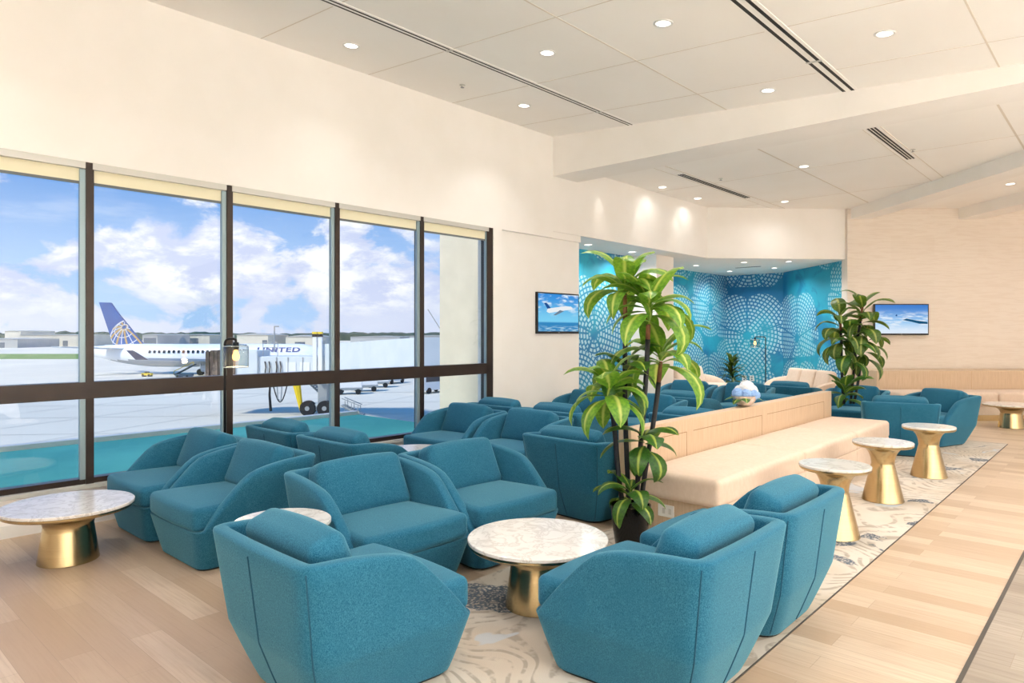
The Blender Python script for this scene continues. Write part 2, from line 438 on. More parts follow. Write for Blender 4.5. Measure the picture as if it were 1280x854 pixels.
for i in range(8):
    y0, y1 = EDG[i], EDG[i+1]
    fr = MB(); a, b = WX-.13, WX-.01
    fr.box(a, b, y0-.03 if i else y0, y0+.03, SILL, HEAD)            # mullion
    fr.box(a, b-.02, y0+.03, y1-.03, SILL, SILL+.045)                # bottom rail
    fr.box(a, b-.0, y0+.03, y1-.03, 1.045, 1.185)                    # mid transom
    fr.box(a, b-.03, y0+.03, y1-.03, HEAD-.04, HEAD)
    if i == 7: fr.box(a, b, y1-.06, y1+.05, SILL, HEAD)
    wn = struct(fr, f'window_{i+1}', M['bronze'], f'dark bronze framed window bay {["beyond the left edge of the photo","beyond the left edge of the photo","beyond the left edge of the photo","cut by the left edge of the photo","showing the blue aircraft tail","showing the jet bridge cab","with baggage carts low outside","showing a beige outer wall"][i]}', 'window')
    g = MB(); g.box(WX-.075, WX-.069, y0+.03, y1-.03, SILL+.045, 1.045); g.box(WX-.075, WX-.069, y0+.03, y1-.03, 1.185, HEAD-.04); g.build('pane', M['glass'], wn)
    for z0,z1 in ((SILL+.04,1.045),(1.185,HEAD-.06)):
        g = MB(); g.box(WX-.062, WX-.022, y1-.072, y1-.03, z0, z1); g.build('mullion_glint', M['sideglint'], wn)  # added strip: the mullion side's sky reflection put into its colour
    g = MB(); g.box(WX-.055, WX-.002, y0+.02, y1-.035, HEAD-.055, HEAD); g.build('blind_cassette', M['alu'], wn)
    g = MB(); g.box(WX-.048, WX-.044, y0+.04, y1-.04, HEAD-.16, HEAD-.05); g.build('roller_blind', M['blind'], wn)
    g = MB(); g.box(WX-.053, WX-.039, y0+.04, y1-.04, HEAD-.182, HEAD-.16); g.build('blind_hem', M['hem'], wn)
# main sloped ceiling
c = MB()
c.v += [(x,y,ceil_z(x)+t) for t in (0,.2) for y in (Y0R-.2, YB+.6) for x in (WX-.3, X1+.2)]
c.f += [(0,1,3,2),(4,6,7,5),(0,4,5,1),(1,5,7,3),(3,7,6,2),(2,6,4,0)]
struct(c, 'ceiling', M['ceil'], 'white sloping main ceiling of large panels', 'ceiling')
def slopebox(mb, x0, x1, y0, y1, t, drop=.003):
    i = len(mb.v)
    for z in (-t, 0):
        mb.v += [(x,y,ceil_z(x)+z) for (x,y) in ((x0,y0),(x1,y0),(x1,y1),(x0,y1))]
    mb.f += [tuple(i+a for a in q) for q in ((0,3,2,1),(4,5,6,7),(0,1,5,4),(1,2,6,5),(2,3,7,6),(3,0,4,7))]
j = MB()
for x in (-3.73, -.97, .42, 3.2, 6.0): slopebox(j, x-.008, x+.008, Y0R, YB, .002)
for k in range(-6, 4):
    y = 3.35+1.3*k; slopebox(j, WX, X1, y-.005, y+.005, .0016)
struct(j, 'trim_4', M['joint'], 'thin joints between main ceiling panels', 'trim')
for n_, xd, wd, lab in ((0, -5.11, .09, 'narrow black slot air diffuser in ceiling nearer the windows'), (1, -2.32, .15, 'wide double slot air diffuser in ceiling farther from the windows')):
    t = MB()
    slopebox(t, xd-wd/2-.02, xd+wd/2+.02, Y0R, YB-.01, .006)
    o = t.build('slot_diffuser', M['ceil']); tag(o, lab, 'air diffuser', 'long slot diffusers in the main ceiling')
    t = MB(); 
    for q in (-.3, .3):
        t = MB(); slopebox(t, xd+wd*q-wd*.11, xd+wd*q+wd*.11, Y0R, YB-.01, .008); t.build('slot', M['slot'], o)
    for yy in (4.65, 7.25 if n_ == 0 else 6.9):
        t = MB(); slopebox(t, xd-wd/2, xd+wd/2, yy-.02, yy+.02, .010); t.build('splice', M['alu'], o)
# beam across, level underside
b_ = MB(); b_.box(WX-.3, X1, YB, YB+.6, 3.96, 4.75); struct(b_, 'ceiling_beam', M['paint'], 'white deep beam crossing the ceiling', 'beam')
# second ceiling beyond the beam (flat)
CZ = 4.17
c = MB(); c.box(WX-.3, X1+6, YB+.6, 26, CZ, CZ+.2); struct(c, 'ceiling_far', M['ceil'], 'flat white ceiling beyond the beam', 'ceiling')
j = MB()
for x in (-3.9, -1.15): j.box(x-.012, x+.012, YB+.6, 20, CZ-.002, CZ+.01)
for y in (11.0, 13.4): j.box(WX, X1, y-.006, y+.006, CZ-.0015, CZ+.01)
struct(j, 'trim_5', M['joint'], 'thin joints between far ceiling panels', 'trim')
for xd, y0, y1, lab in ((-5.45, 10.0, 12.6, 'slim linear vent in far ceiling near the spotlit wall'), (-2.45, 9.3, 11.4, 'slim linear vent in far ceiling before the angled beam')):
    t = MB(); t.box(xd-.1, xd+.1, YB+.6, 14.2, CZ-.004, CZ+.01); o = t.build('linear_vent', M['ceil']); tag(o, lab, 'vent', 'linear vents in the far ceiling')
    t = MB()
    for q in (-.04, 0, .04): t.box(xd+q-.011, xd+q+.011, y0, y1, CZ-.008, CZ)
    t.build('slot', M['slot'], o)
    t = MB(); t.box(xd-.104, xd-.094, YB+.6, 14.2, CZ-.006, CZ); t.box(xd+.094, xd+.104, YB+.6, 14.2, CZ-.006, CZ); t.build('edge_line', M['joint'], o)
# soffit (bulkhead) over the alcove
SZ = 3.13
A0 = (WX, 8.0); A1 = (WX, 13.03); A2 = (-4.42, 15.2)
K0 = (-6.62, 17.45)
s_ = MB()
s_.prism([(WX, 8.0), (WX, 13.03), (-4.42, 15.2), (-4.5, 15.33), (-6.6, 17.5), (-8.3, 17.5), (-8.3, 8.0)], SZ, CZ+.05)
s_.box(WX-.3, WX-.02, 8.0, 8.72, HEAD, SZ)
struct(s_, 'wall_soffit', M['paint'], 'white bulkhead above the mural alcove', 'wall')
def wallquad(name, p0, p1, z0, z1, m, th, label, u0=0.0):
    p0 = Vector((*p0,0)); p1 = Vector((*p1,0)); L = (p1-p0).length; n = Vector((-(p1-p0).y, (p1-p0).x, 0)).normalized()*th
    q = MB()
    a, b = p0, p1
    def P(v, z): return (v.x, v.y, z)
    q.quad([P(a,z0),P(b,z0),P(b,z1),P(a,z1)], [(u0,z0),(u0+L,z0),(u0+L,z1),(u0,z1)])
    q.quad([P(b+n,z0),P(a+n,z0),P(a+n,z1),P(b+n,z1)])
    q.quad([P(a,z1),P(b,z1),P(b+n,z1),P(a+n,z1)]); q.quad([P(a,z0),P(a+n,z0),P(b+n,z0),P(b,z0)])
    q.quad([P(b,z0),P(b+n,z0),P(b+n,z1),P(b,z1)]); q.quad([P(a,z0),P(a,z1),P(a+n,z1),P(a+n,z0)])
    return struct(q, name, m, label, 'wall')
# walls run so that the visible side is on the right of p0->p1 reversed: normal points away from the room
wallquad('wall_mural_left', (-7.5, 8.5), (-7.5, 11.78), 0, SZ, M['mural'], .2, 'blue mural wall panel beside the wall television', 2.3)
wallquad('wall_mural_side', (-8.15, 12.3), (-8.15, 17.45), 0, SZ, M['mural'], .2, 'blue mural on the shaded left side of the alcove', 7.1)
wallquad('wall_mural_end', (-8.15, 17.45), K0, 0, SZ, M['mural'], .2, 'blue mural on the end wall behind the fern', 12.25)
wallquad('wall_mural_right', K0, (-4.45, 15.28), 0, SZ, M['mural'], .2, 'blue mural on the angled wall behind the cream sofa', 13.8)
w = MB(); w.box(-8.2, -6.92, 11.75, 12.42, 0, SZ); struct(w, 'wall_pier', M['warmpaint'], 'white pier between the two mural walls', 'wall')
w = MB(); w.box(-7.7, WX-.3, 8.5, 8.73, 0, SZ); struct(w, 'wall_return', M['warmpaint'], 'return behind the television wall', 'wall')
# textured wall, parallel to the picture plane
W0 = cw(6.93, 14.1); W1 = cw(17.5, 14.1)
wallquad('wall_textured', (W0.x,W0.y), (W1.x,W1.y), 0, CZ, M['wavewall'], .25, 'beige wall of wavy horizontal tiles with a television')
# angled beams on the right, running at 45 degrees
def diag_beam(p, label, L=9.0, wd=.42, zb=3.95):
    d = Vector((.7071,-.7071,0)); n = Vector((.7071,.7071,0)); p = Vector((*p,0))
    a, b = p-d*.25, p+d*L
    q = MB(); q.prism([(a.x,a.y),(b.x,b.y),((b+n*wd).x,(b+n*wd).y),((a+n*wd).x,(a+n*wd).y)], zb, CZ+.03)
    struct(q, 'ceiling_beam', M['paint'], label, 'beam')
diag_beam((-4.42, 15.2), 'white shallow beam running from the mural corner')
p = cp(1200, 14.05); diag_beam((p.x, p.y), 'short white beam above the beige tiled wall at right', 8.0, .5)
# closing walls out of frame
w = MB(); w.box(WX-.3, X1+.2, Y0R-.2, Y0R, 0, 4.9); struct(w, 'wall_back', M['paint'], 'white wall behind the viewpoint', 'wall')
w = MB(); w.box(X1, X1+.2, Y0R, 24, 0, 4.9); struct(w, 'wall_right', M['warmpaint'], 'white wall far to the right', 'wall')
w = MB(); w.box(-9, X1+6, 26, 26.2, 0, 4.9); struct(w, 'wall_far', M['paint'], 'white wall beyond the tiled wall', 'wall')

# ------------------------------------------------------------------ lights in the ceilings
LC = (1.0, .985, .97)
def lamp(loc, power, size=.16, spread=150, tilt=None, col=LC):
    L = bpy.data.lights.new('downlight_lamp', 'AREA'); L.shape = 'DISK'; L.size = size; L.energy = power; L.color = col; L.spread = math.radians(spread)
    o = bpy.data.objects.new('downlight_lamp', L); C.objects.link(o); o.location = loc
    if tilt: o.rotation_euler = tilt
    return o
slope_a = math.atan(.072)
t = thing('ceiling_downlight', 'x', 'ceiling light')
q = MB(); q.lathe([(.062,.004),(.064,-.006),(.086,-.005),(.088,.004)], 24); q.build('trim_ring', M['white'], t, True)
q = MB(); q.lathe([(.064,-.001),(.064,-.003)], 24); q.build('lens', M['lens'], t)
DL = t
used = [False]
def downlight(x, y, z, label, power, tilt=0, group='downlights in the main ceiling', spread=150):
    if not used[0]:
        o = DL; used[0] = True; o.location = (x,y,z); tag(o, label, None, group)
    else: o = copy_thing(DL, (x,y,z), 0, label, group)
    o.rotation_euler = (0, tilt, 0)
    lamp((x,y,z-.03), power, spread=spread)
NEAR = (439, 655)
def on_ceiling(px, py):
    # meet the sloped ceiling along the sight line
    d = FW + RT*((px-640)/FPX); k = (HZ-py)/FPX
    t = (4.55+.072*WX-EYE)/(k+.072*d.x); return d.x*t, d.y*t, EYE+k*t
def on_flat(px, py, z):
    d = FW + RT*((px-640)/FPX); t = (z-EYE)*FPX/(HZ-py); return d.x*t, d.y*t, z
P_MAIN = 16
for px, py, lab in ((439,57,'glowing downlight nearest the window wall, left of the narrow slot diffuser'), (684,66,'glowing downlight just right of the narrow slot diffuser'),
        (655,132,'small glowing downlight by the corner of window wall and beam'), (829,29,'large glowing downlight midway between the two slot diffusers'),
        (1106,42,'large glowing downlight to the right of the wide slot diffuser'), (960,113,'glowing downlight close to the beam, left of the wide diffuser')):
    x,y,z = on_ceiling(px,py); downlight(x,y,z,lab,(2.5 if px == 439 else 4.5 if px in NEAR else 12 if px == 960 else P_MAIN),slope_a,spread=100 if px in NEAR or px == 960 else 150)
for x,y in ((-5.8,.6),(-5.8,-2.2),(-4.4,1.6),(-3.0,1.5),(-1.6,1.4),(-3.0,-1.3),(-.2,-1.3),(-.2,1.5),(-.2,4.3),(2.6,4.3),(2.6,1.5),(2.6,-1.3),(5.2,6.5),(1.4,6.6),(-5.4,-4.0),(0,-4.0),(5.0,-3.5),(5.2,-.5),(5.2,3.2),(7.8,6.5),(7.8,3.2),(7.8,-.5),(7.8,-3.5)):  # unseen downlights added for fill, strongest far right to bounce onto the ceiling
    downlight(x,y,ceil_z(x),'round recessed downlight added out of view in the main ceiling as fill light',(4 if x < -5 else 12 if x < 1 else 22 if x < 4 else 108),slope_a,'added fill downlights above the viewpoint', 100 if x < -5 else 150)
P_FAR = 17
for px, py, lab in ((1005,208,'downlight in far ceiling right of centre'), (828,234,'downlight in far ceiling above the spotlit bulkhead'), (872,248,'downlight in far ceiling by the bulkhead corner'), (981,252,'downlight in far ceiling above the white bulkhead face')):
    x,y,z = on_flat(px,py,CZ); downlight(x,y,z,lab,P_FAR if px == 1005 else 5 if px == 981 else 2,0,'downlights in the far ceiling')
for x,y in ((-.8,9.6),(1.2,11.5),(-1.6,14.5),(.6,16.6),(3.4,9.8),(3.5,15),(6.8,10.5),(7,16)):  # more unseen downlights added as fill, stronger towards the right
    downlight(x,y,CZ,'round recessed downlight added past the frame edge in far ceiling as fill light',(P_FAR if x < 1.3 else 26 if x < 4 else 80),0,'added far fill downlights past the frame')
for px, py, lab in ((735,306,'downlight in alcove soffit above the television edge'), (790,315,'downlight in alcove soffit over the white pier'), (870,332,'downlight in alcove soffit at left of the shaded mural'),
        (930,328,'downlight in alcove soffit front row, middle'), (912,339,'downlight in alcove soffit nearest the mural corner'), (986,327,'downlight in alcove soffit front row, right'), (968,335,'downlight in alcove soffit back row, right')):
    x,y,z = on_flat(px,py,SZ); downlight(x,y,z,lab,17,0,'downlights in the alcove soffit')
for y in (9.2, 10.4, 11.7):       # wall washers that make the scallops on the bulkhead
    L = bpy.data.lights.new('wall_washer', 'SPOT'); L.energy = 11; L.spot_size = math.radians(40); L.spot_blend = .5; L.shadow_soft_size = .03; L.color = (1,.93,.84)
    o = bpy.data.objects.new('wall_washer', L); C.objects.link(o); o.location = (WX+.15, y, CZ-.03); o.rotation_euler = (0, math.radians(5), 0)
v = MB(); x,y,z = on_flat(935,334,SZ); v.box(x-.3,x+.3,y-.03,y+.03,SZ-.005,SZ); tag(v.build('soffit_vent', M['slot']), 'short dark slot vent in alcove soffit', 'vent')
for (px,py,f_,lab) in ((578,106,0,'tiny sprinkler head in main ceiling near window wall'), (1141,187,1,'tiny sprinkler head in far ceiling at right'), (901,223,1,'tiny sprinkler head in far ceiling near bulkhead')):
    x,y,z = on_flat(px,py,CZ) if f_ else on_ceiling(px,py)
    t = thing('sprinkler_head', lab, 'sprinkler', (x,y,z), 0, 'ceiling sprinklers')
    q = MB(); q.lathe([(.035,0),(.035,-.006),(.012,-.01),(.012,-.03)],12); q.build('escutcheon', M['alu'], t, True, 40)
    q = MB(); q.lathe([(.022,-.03),(.022,-.034)],12); q.build('deflector', M['bridgegrey'], t)

# ------------------------------------------------------------------ lounge chair
def outline(hwr, hwf, yr, yf, rr, rf, bulge, fb=0.0):
    def lerp(a,b,t): return (a[0]+(b[0]-a[0])*t, a[1]+(b[1]-a[1])*t)
    cor = [((-hwf,yf),rf), ((-hwr,yr),rr), ((hwr,yr),rr), ((hwf,yf),rf)]
    nE = [12, 10, 12, 8]; nc = 6; pts = []
    def near(a, b, r):
        L = math.hypot(b[0]-a[0], b[1]-a[1]); return lerp(a, b, r/L)
    for i in range(4):
        (c0, r0), (c1, r1) = cor[i], cor[(i+1)%4]; cprev = cor[i-1][0]
        a = near(c0, cprev, r0); b = near(c0, c1, r0)
        for k in range(nc):
            t = k/nc; u = lerp(a,c0,t); v = lerp(c0,b,t); pts.append(lerp(u,v,t))
        e = near(c1, c0, r1)
        for k in range(nE[i]): pts.append(lerp(b, e, k/nE[i]))
    out = []
    for x,y in pts:
        if bulge: y -= bulge*max(0,1-(x/hwr)**2)*max(0,min(1,(0-y)/(-yr)))**3
        if fb: y += fb*max(0,1-(x/hwf)**2)*max(0,min(1,y/yf))**3
        out.append((x,y))
    return out
def crv(pts, s):
    for i in range(len(pts)-1):
        if s <= pts[i+1][0]:
            t = (s-pts[i][0])/(pts[i+1][0]-pts[i][0])
            def tan(j):
                a, b = pts[max(j-1,0)], pts[min(j+1,len(pts)-1)]; return (b[1]-a[1])/(b[0]-a[0])
            h = pts[i+1][0]-pts[i][0]; m0, m1 = tan(i)*h, tan(i+1)*h
            return (2*t**3-3*t**2+1)*pts[i][1]+(t**3-2*t**2+t)*m0+(-2*t**3+3*t**2)*pts[i+1][1]+(t**3-t**2)*m1
    return pts[-1][1]
RING_Z, TOP_Z = .28, .70
O_BASE = outline(.30,.36,-.31,.385,.12,.11,.0)
O_RING = outline(.405,.445,-.405,.435,.11,.10,.012,.01)
O_TOP = outline(.447,.465,-.46,.46,.10,.10,.012,.01)
RIM = [(0,.70),(.2,.695),(.4,.675),(.54,.648),(.615,.617),(.68,.566),(.77,.488),(.86,.41),(.94,.338),(1,.287)]
def shell_pt(i, z):
    b, r, t = O_BASE[i], O_RING[i], O_TOP[i]
    if z <= RING_Z:
        k = (z-.015)/(RING_Z-.015); k = max(0,k)**.92
        return (b[0]+(r[0]-b[0])*k, b[1]+(r[1]-b[1])*k)
    k = (z-RING_Z)/(TOP_Z-RING_Z)
    return (r[0]+(t[0]-r[0])*k, r[1]+(t[1]-r[1])*k)
def make_shell():
    n = len(O_RING); mb = MB(); rim = []
    for i in range(n):
        y = O_RING[i][1]; s = max(0, min(1, (y+.405)/(.81))); rim.append(crv(RIM, s))
    def nrm(i):
        a, b = O_TOP[i-1], O_TOP[(i+1)%n]; t = Vector((b[0]-a[0], b[1]-a[1])); t.normalize(); return Vector((-t.y, t.x))   # towards the inside (counter-clockwise outline)
    rows = []
    zs = [.015,.02,.06,.12,.18,.23,.262,RING_Z]
    for z in zs: rows.append([(*shell_pt(i,z), z) for i in range(n)])
    for k in range(1,7):
        rows.append([(lambda z:(*shell_pt(i,z), z))(RING_Z+(rim[i]-.018-RING_Z)*k/6 if rim[i]-.018 > RING_Z else RING_Z+.0005*k) for i in range(n)])
    T = .075
    for off, dz in ((.006,-.007),(.02,-.0015),(.0375,0),(.055,-.0015),(.069,-.007),(T,-.018)):
        row = []
        for i in range(n):
            z = max(rim[i]+dz, RING_Z+.004); p = Vector(shell_pt(i,z))+nrm(i)*off; row.append((p.x,p.y,z))
        rows.append(row)
    for k in range(1,6):
        row = []
        for i in range(n):
            z1 = max(rim[i]-.018, RING_Z+.004); z = z1+(.272-z1)*k/5; p = Vector(shell_pt(i,max(z,RING_Z)))+nrm(i)*(T+.012*k/5); row.append((p.x,p.y,z))
        rows.append(row)
    mb.loft(rows)
    return mb
def seam_path(i, z0, z1):
    pts = []
    for k in range(24):
        z = z0+(z1-z0)*k/23; x,y = shell_pt(i,z); pts.append((x,y,z))
    return pts
iback = min(range(len(O_RING)), key=lambda i:(O_RING[i][1]))
def make_chair():
    t = thing('lounge_chair', 'x', 'chair')
    make_shell().build('shell', M['teal'], t, True, 60)
    n = len(O_RING)
    q = MB(); q.tube(seam_path(iback, .03, .655), .0045, 6); q.build('back_seam', M['tealseam'], t, True)
    # corner seams, on the two rear corner stations
    for sx in (-1,1):
        ic = min(range(n), key=lambda i: abs(O_RING[i][0]-sx*.385)+abs(O_RING[i][1]+.385))
        q = MB(); q.tube(seam_path(ic, .03, .67), .0032, 6); q.build('corner_seam', M['tealseam'], t, True)
    # loose seat cushion, wider at the front
    def sc(x,y,z):
        k = (y+.35)/.70; wsc = .78+.22*min(1,max(0,k)/.8)
        fr = .03*(1-(x/.42)**2)*max(0,k-.5)*2
        return (x*wsc, y+.085+fr, z+.362+.014*(1-(x/.41)**2)*(1-(y/.36)**2)*(1 if z > 0 else 0))
    q = MB(); q.rbox(.395,.35,.078,.040,sc); q.build('seat_cushion', M['teal'], t, True)
    # back pillow leaning on the shell
    ca, sa = math.cos(math.radians(20)), math.sin(math.radians(20))
    def pc(x,y,z):
        w2 = 1-.07*(z/.2); x *= w2
        y += (.03*(1-(x/.3)**2)*(1-(z/.2)**2))*(1 if y > 0 else -.3)
        z += .012*(1-(x/.3)**2)*(1 if z > 0 else 0)
        return (x, -.215+y*ca-z*sa, .575+y*sa+z*ca)
    q = MB(); q.rbox(.335,.09,.185,.055,pc); q.build('back_pillow', M['teal'], t, True)
    q = MB(); q.prism([(x*.96,y*.96) for x,y in O_BASE], .0, .016); q.build('plinth', M['black'], t)
    return t
CH = make_chair(); cfirst = [True]
def chair(x, y, dx, dy, label, group):
    rz = heading(dx, dy)
    if cfirst[0]:
        cfirst[0] = False; o = CH; o.location = (x,y,0); o.rotation_euler = (0,0,rz); tag(o, label, None, group)
    else: o = copy_thing(CH, (x,y,0), rz, label, group)
    return o
g1 = 'teal lounge chairs around the front marble table'; g2 = 'teal lounge chairs along the windows'; g3 = 'teal lounge chairs behind the oak partition'; g4 = 'teal lounge chairs past the end of the bench'
RZ = .006
def ch(*a):
    o = chair(*a)
    if -3.6 < o.location.x < -1.3 and o.location.y < 12: o.location.z = RZ
    return o
CHAIRS = [
 (-2.735,1.83, .03,1, 'teal lounge chair in the foreground with its back to us, small round table behind it', g1),
 (-1.675,2.87, -1,.0, 'teal lounge chair in the foreground seen from its side, at right of the marble table', g1),
 (-1.69,3.80, -1,.0, 'teal lounge chair next to the bench end, behind the foreground chair at right', g1),
 (-3.60,2.66, 1,-.03, 'teal lounge chair facing us behind the small round table, empty seat showing', g1),
 (-3.59,3.565, 1,-.03, 'teal lounge chair facing the front marble table, left of the potted dracaena', g1),
 (-4.935,2.33, .0,-1, 'teal lounge chair by window turned left, the nearer of the pair at the low table', g2),
 (-5.86,2.33, .0,-1, 'teal lounge chair tight against the window, beside the low table at left', g2),
 (-6.0,3.60, 0,1, 'teal lounge chair with only back and pillow showing, against the window below the jet bridge', g2),
 (-5.06,3.60, 0,1, 'teal lounge chair with seamed back showing, right behind the turned window pair', g2),
 (-5.76,5.32, 0,-1, 'teal lounge chair facing us against the window sill, farther pair', g2),
 (-4.83,5.36, 0,-1, 'teal lounge chair facing us with wide arm, one place in from the window, farther pair', g2),
 (-5.95,6.52, 0,1, 'teal lounge chair behind the farther window pair, pillow top before the white wall', g2),
 (-5.02,6.52, 0,1, 'teal lounge chair with dark side showing, behind the farther window pair', g2),
 (-3.60,4.97, .05,1, 'teal lounge chair with its back to us directly left of the potted dracaena', g1),
 (-5.85,7.85, 0,-1, 'teal lounge chair facing us under the wall television, half hidden by dracaena leaves', g3),
 (-4.85,7.9, 0,-1, 'teal lounge chair facing us, seen between the dracaena canes above the partition', g3),
 (-4.80,9.05, 0,1, 'teal lounge chair turned away behind the chair seen between the dracaena canes', g3),
 (-3.64,7.15, 0,1, 'teal lounge chair turned away tight behind the near half of the oak partition', g3),
 (-3.64,9.42, 0,1, 'teal lounge chair turned away behind the oak partition beyond the flower bowl', g3),
 (-4.75,10.75, .15,-1, 'teal lounge chair facing us straight behind the flower bowl', g3),
 (-5.72,10.65, .1,-1, 'teal lounge chair facing us in front of the far-left cream sofa', g3),
 (-4.35,12.0, 0,1, 'teal lounge chair turned away near the cream sofa', g3),
 (-2.33,10.18, -.28,1, 'teal lounge chair with its back to us just past the bench end', g4),
 (-2.18,11.42, -.42,-.9, 'teal lounge chair facing us before the long wall bench at right', g4),
 (-3.22,11.3, .05,-1, 'teal lounge chair half hidden by the second dracaena', g4),
]
for a in CHAIRS: ch(*a)

# ------------------------------------------------------------------ round marble tables
def make_table(name, r, h, neck, foot, cat):
    t = thing(name, 'x', cat)
    q = MB(); q.lathe([(r-.004,h-.022),(r,h-.019),(r,h-.004),(r-.005,h)], 64); q.build('marble_top', M['marble'], t, True, 35)
    q = MB(); q.lathe([(r-.035,h-.046),(r-.012,h-.044),(r-.002,h-.034),(r-.001,h-.022),(r-.03,h-.0225)], 64); q.build('brass_rim', M['brass'], t, True, 35)
    q = MB(); zt = h-.045; pr = []
    flare = r*.80; zn = h*.62
    for k in range(15):
        a = PI/2*k/14; pr.append((neck+(flare-neck)*(1-math.cos(a)), zn+(zt-zn)*math.sin(a)))
    prof = [(foot-.004,0),(foot,.004)]
    for k in range(1,8): u = k/8; prof.append((foot+(neck-foot)*u, .004+(zn-.004)*u))
    prof += pr
    q.lathe(prof, 64); q.build('pedestal', M['brass'], t, True, 50)
    return t
CT = make_table('coffee_table', .41, .40, .155, .19, 'table'); ST = make_table('side_table',   .262, .56, .10, .182, 'table')
tf = {}
def table(src, x, y, z, label, group):
    if src.name not in tf:
        tf[src.name] = 1; src.location = (x,y,z); tag(src, label, None, group); return
    copy_thing(src, (x,y,z), random.uniform(0,6), label, group)
table(CT, -2.585, 3.05, RZ, 'round low marble table on brass foot between the foreground chairs', 'low round marble tables')
table(CT, -5.55, 1.44, 0, 'round low marble table on brass foot by the window at left', 'low round marble tables')
table(CT, -5.40, 4.46, 0, 'round low marble table mostly hidden between window chair pairs', 'low round marble tables')
pt_ = cp(1264, 11.5); table(CT, pt_.x, pt_.y, 0, 'round low marble table on brass foot before the wall bench', 'low round marble tables')
table(ST, -3.48, 1.925, RZ, 'small round marble table tucked behind the foreground chair', 'tall round side tables')
table(ST, -1.75, 5.68, RZ, 'tall brass side table nearest us beside the bench', 'tall round side tables')
table(ST, -1.78, 7.18, RZ, 'tall brass side table, middle one along the bench', 'tall round side tables')
table(ST, -1.70, 8.72, RZ, 'tall brass side table farthest along the bench, before the chair back', 'tall round side tables')

# ------------------------------------------------------------------ partition bench
bt = thing('bench_seat', 'long cream upholstered bench with oak back partition', 'bench', (-2.6, 7.1, 0))
def loc_box(name, m, b, T=(-2.6,7.1,0), bev=.0, par=bt, **kw):
    q = MB(); q.box(b[0]-T[0], b[1]-T[0], b[2]-T[1], b[3]-T[1], b[4]-T[2], b[5]-T[2]); return q.build(name, m, par, bevel=bev, **kw)
YN, YF = 4.70, 9.60
loc_box('back_panel', M['laminate'], (-3.12,-3.0,YN,YF,.006,.82), bev=.004)
for y0,y1 in ((4.95,5.62),(5.75,7.3),(7.45,9.3)):
    loc_box('panel_groove', M['groove'], (-3.002,-2.9985,y0,y1,.70,.705))
    loc_box('panel_groove', M['groove'], (-3.002,-2.9985,y1,y1+.005,.45,.705))
def bench_cushion(par, name, cx, cy, hx, hy, z0, z1, r=.06):
    q = MB(); q.rbox(hx,hy,(z1-z0)/2,r,lambda x,y,z:(x+cx,y+cy,z+(z0+z1)/2+.008*(1-(x/hx)**2)*(1-(y/hy)**2)*(1 if z>0 else 0)),5); return q.build(name, M['cream'], par, True)
seg = [(4.76,6.55),(6.55,8.15),(8.15,9.50)]
for (a,b) in seg: bench_cushion(bt, 'seat_cushion', -2.635+2.6, (a+b)/2-7.1, .362, (b-a)/2-.002, .285, .50, .045)
loc_box('front_apron', M['cream'], (-2.33,-2.277,4.80,9.47,.06,.30), bev=.008)
for a,b in seg[:-1]: loc_box('apron_seam', M['creamseam'], (-2.2775,-2.2765,b-.003,b+.003,.07,.285))
loc_box('base', M['laminate'], (-3.0,-2.36,4.82,9.46,.006,.29))
o = loc_box('power_outlet', M['white'], (-2.82,-2.68,4.812,4.82,.14,.235), bev=.002)
for dx in (.03,.085): loc_box('socket', M['socket'], (-2.81+dx,-2.785+dx,4.8105,4.813,.165,.21), par=None).parent = o
# ------------------------------------------------------------------ wall bench (parallel to the picture plane)
rzw = YAW
wb = thing('wall_bench', 'long cream banquette with brass kick plate along the beige tiled wall', 'bench', tuple(cw(9.9,13.2)), rzw)
def wbox(name, m, u0,u1,d0,d1,z0,z1, bev=.0, par=wb):
    q = MB(); q.box(u0,u1,d0,d1,z0,z1); return q.build(name, m, par, bevel=bev)
wbox('back_box', M['laminate'], -2.9,5.2,-.15,.85,0,.40)
wbox('backrest', M['laminate'], -2.9,5.2,-.1,.12,.40,.87,.01)
wbox('back_ledge', M['laminate'], -2.9,5.2,.1,.88,.40,.86)
for k,u in enumerate((-2.9,-1.08,.74,2.56)):
    q = MB(); q.rbox(.905,.36,.13,.05,lambda x,y,z,u=u:(x+u+.91,y-.50,z+.39),4); q.build('seat_cushion', M['cream'], wb, True)
wbox('base', M['creamgrey'], -2.85,5.2,-.82,-.12,.1,.30)
wbox('kick_plate', M['brass'], -2.9,5.2,-.85,-.1,0,.105)
for u in (-1.08,.74,2.56): wbox('back_seam', M['creamseam'], u-.004,u+.004,-.102,-.098,.5,.86)

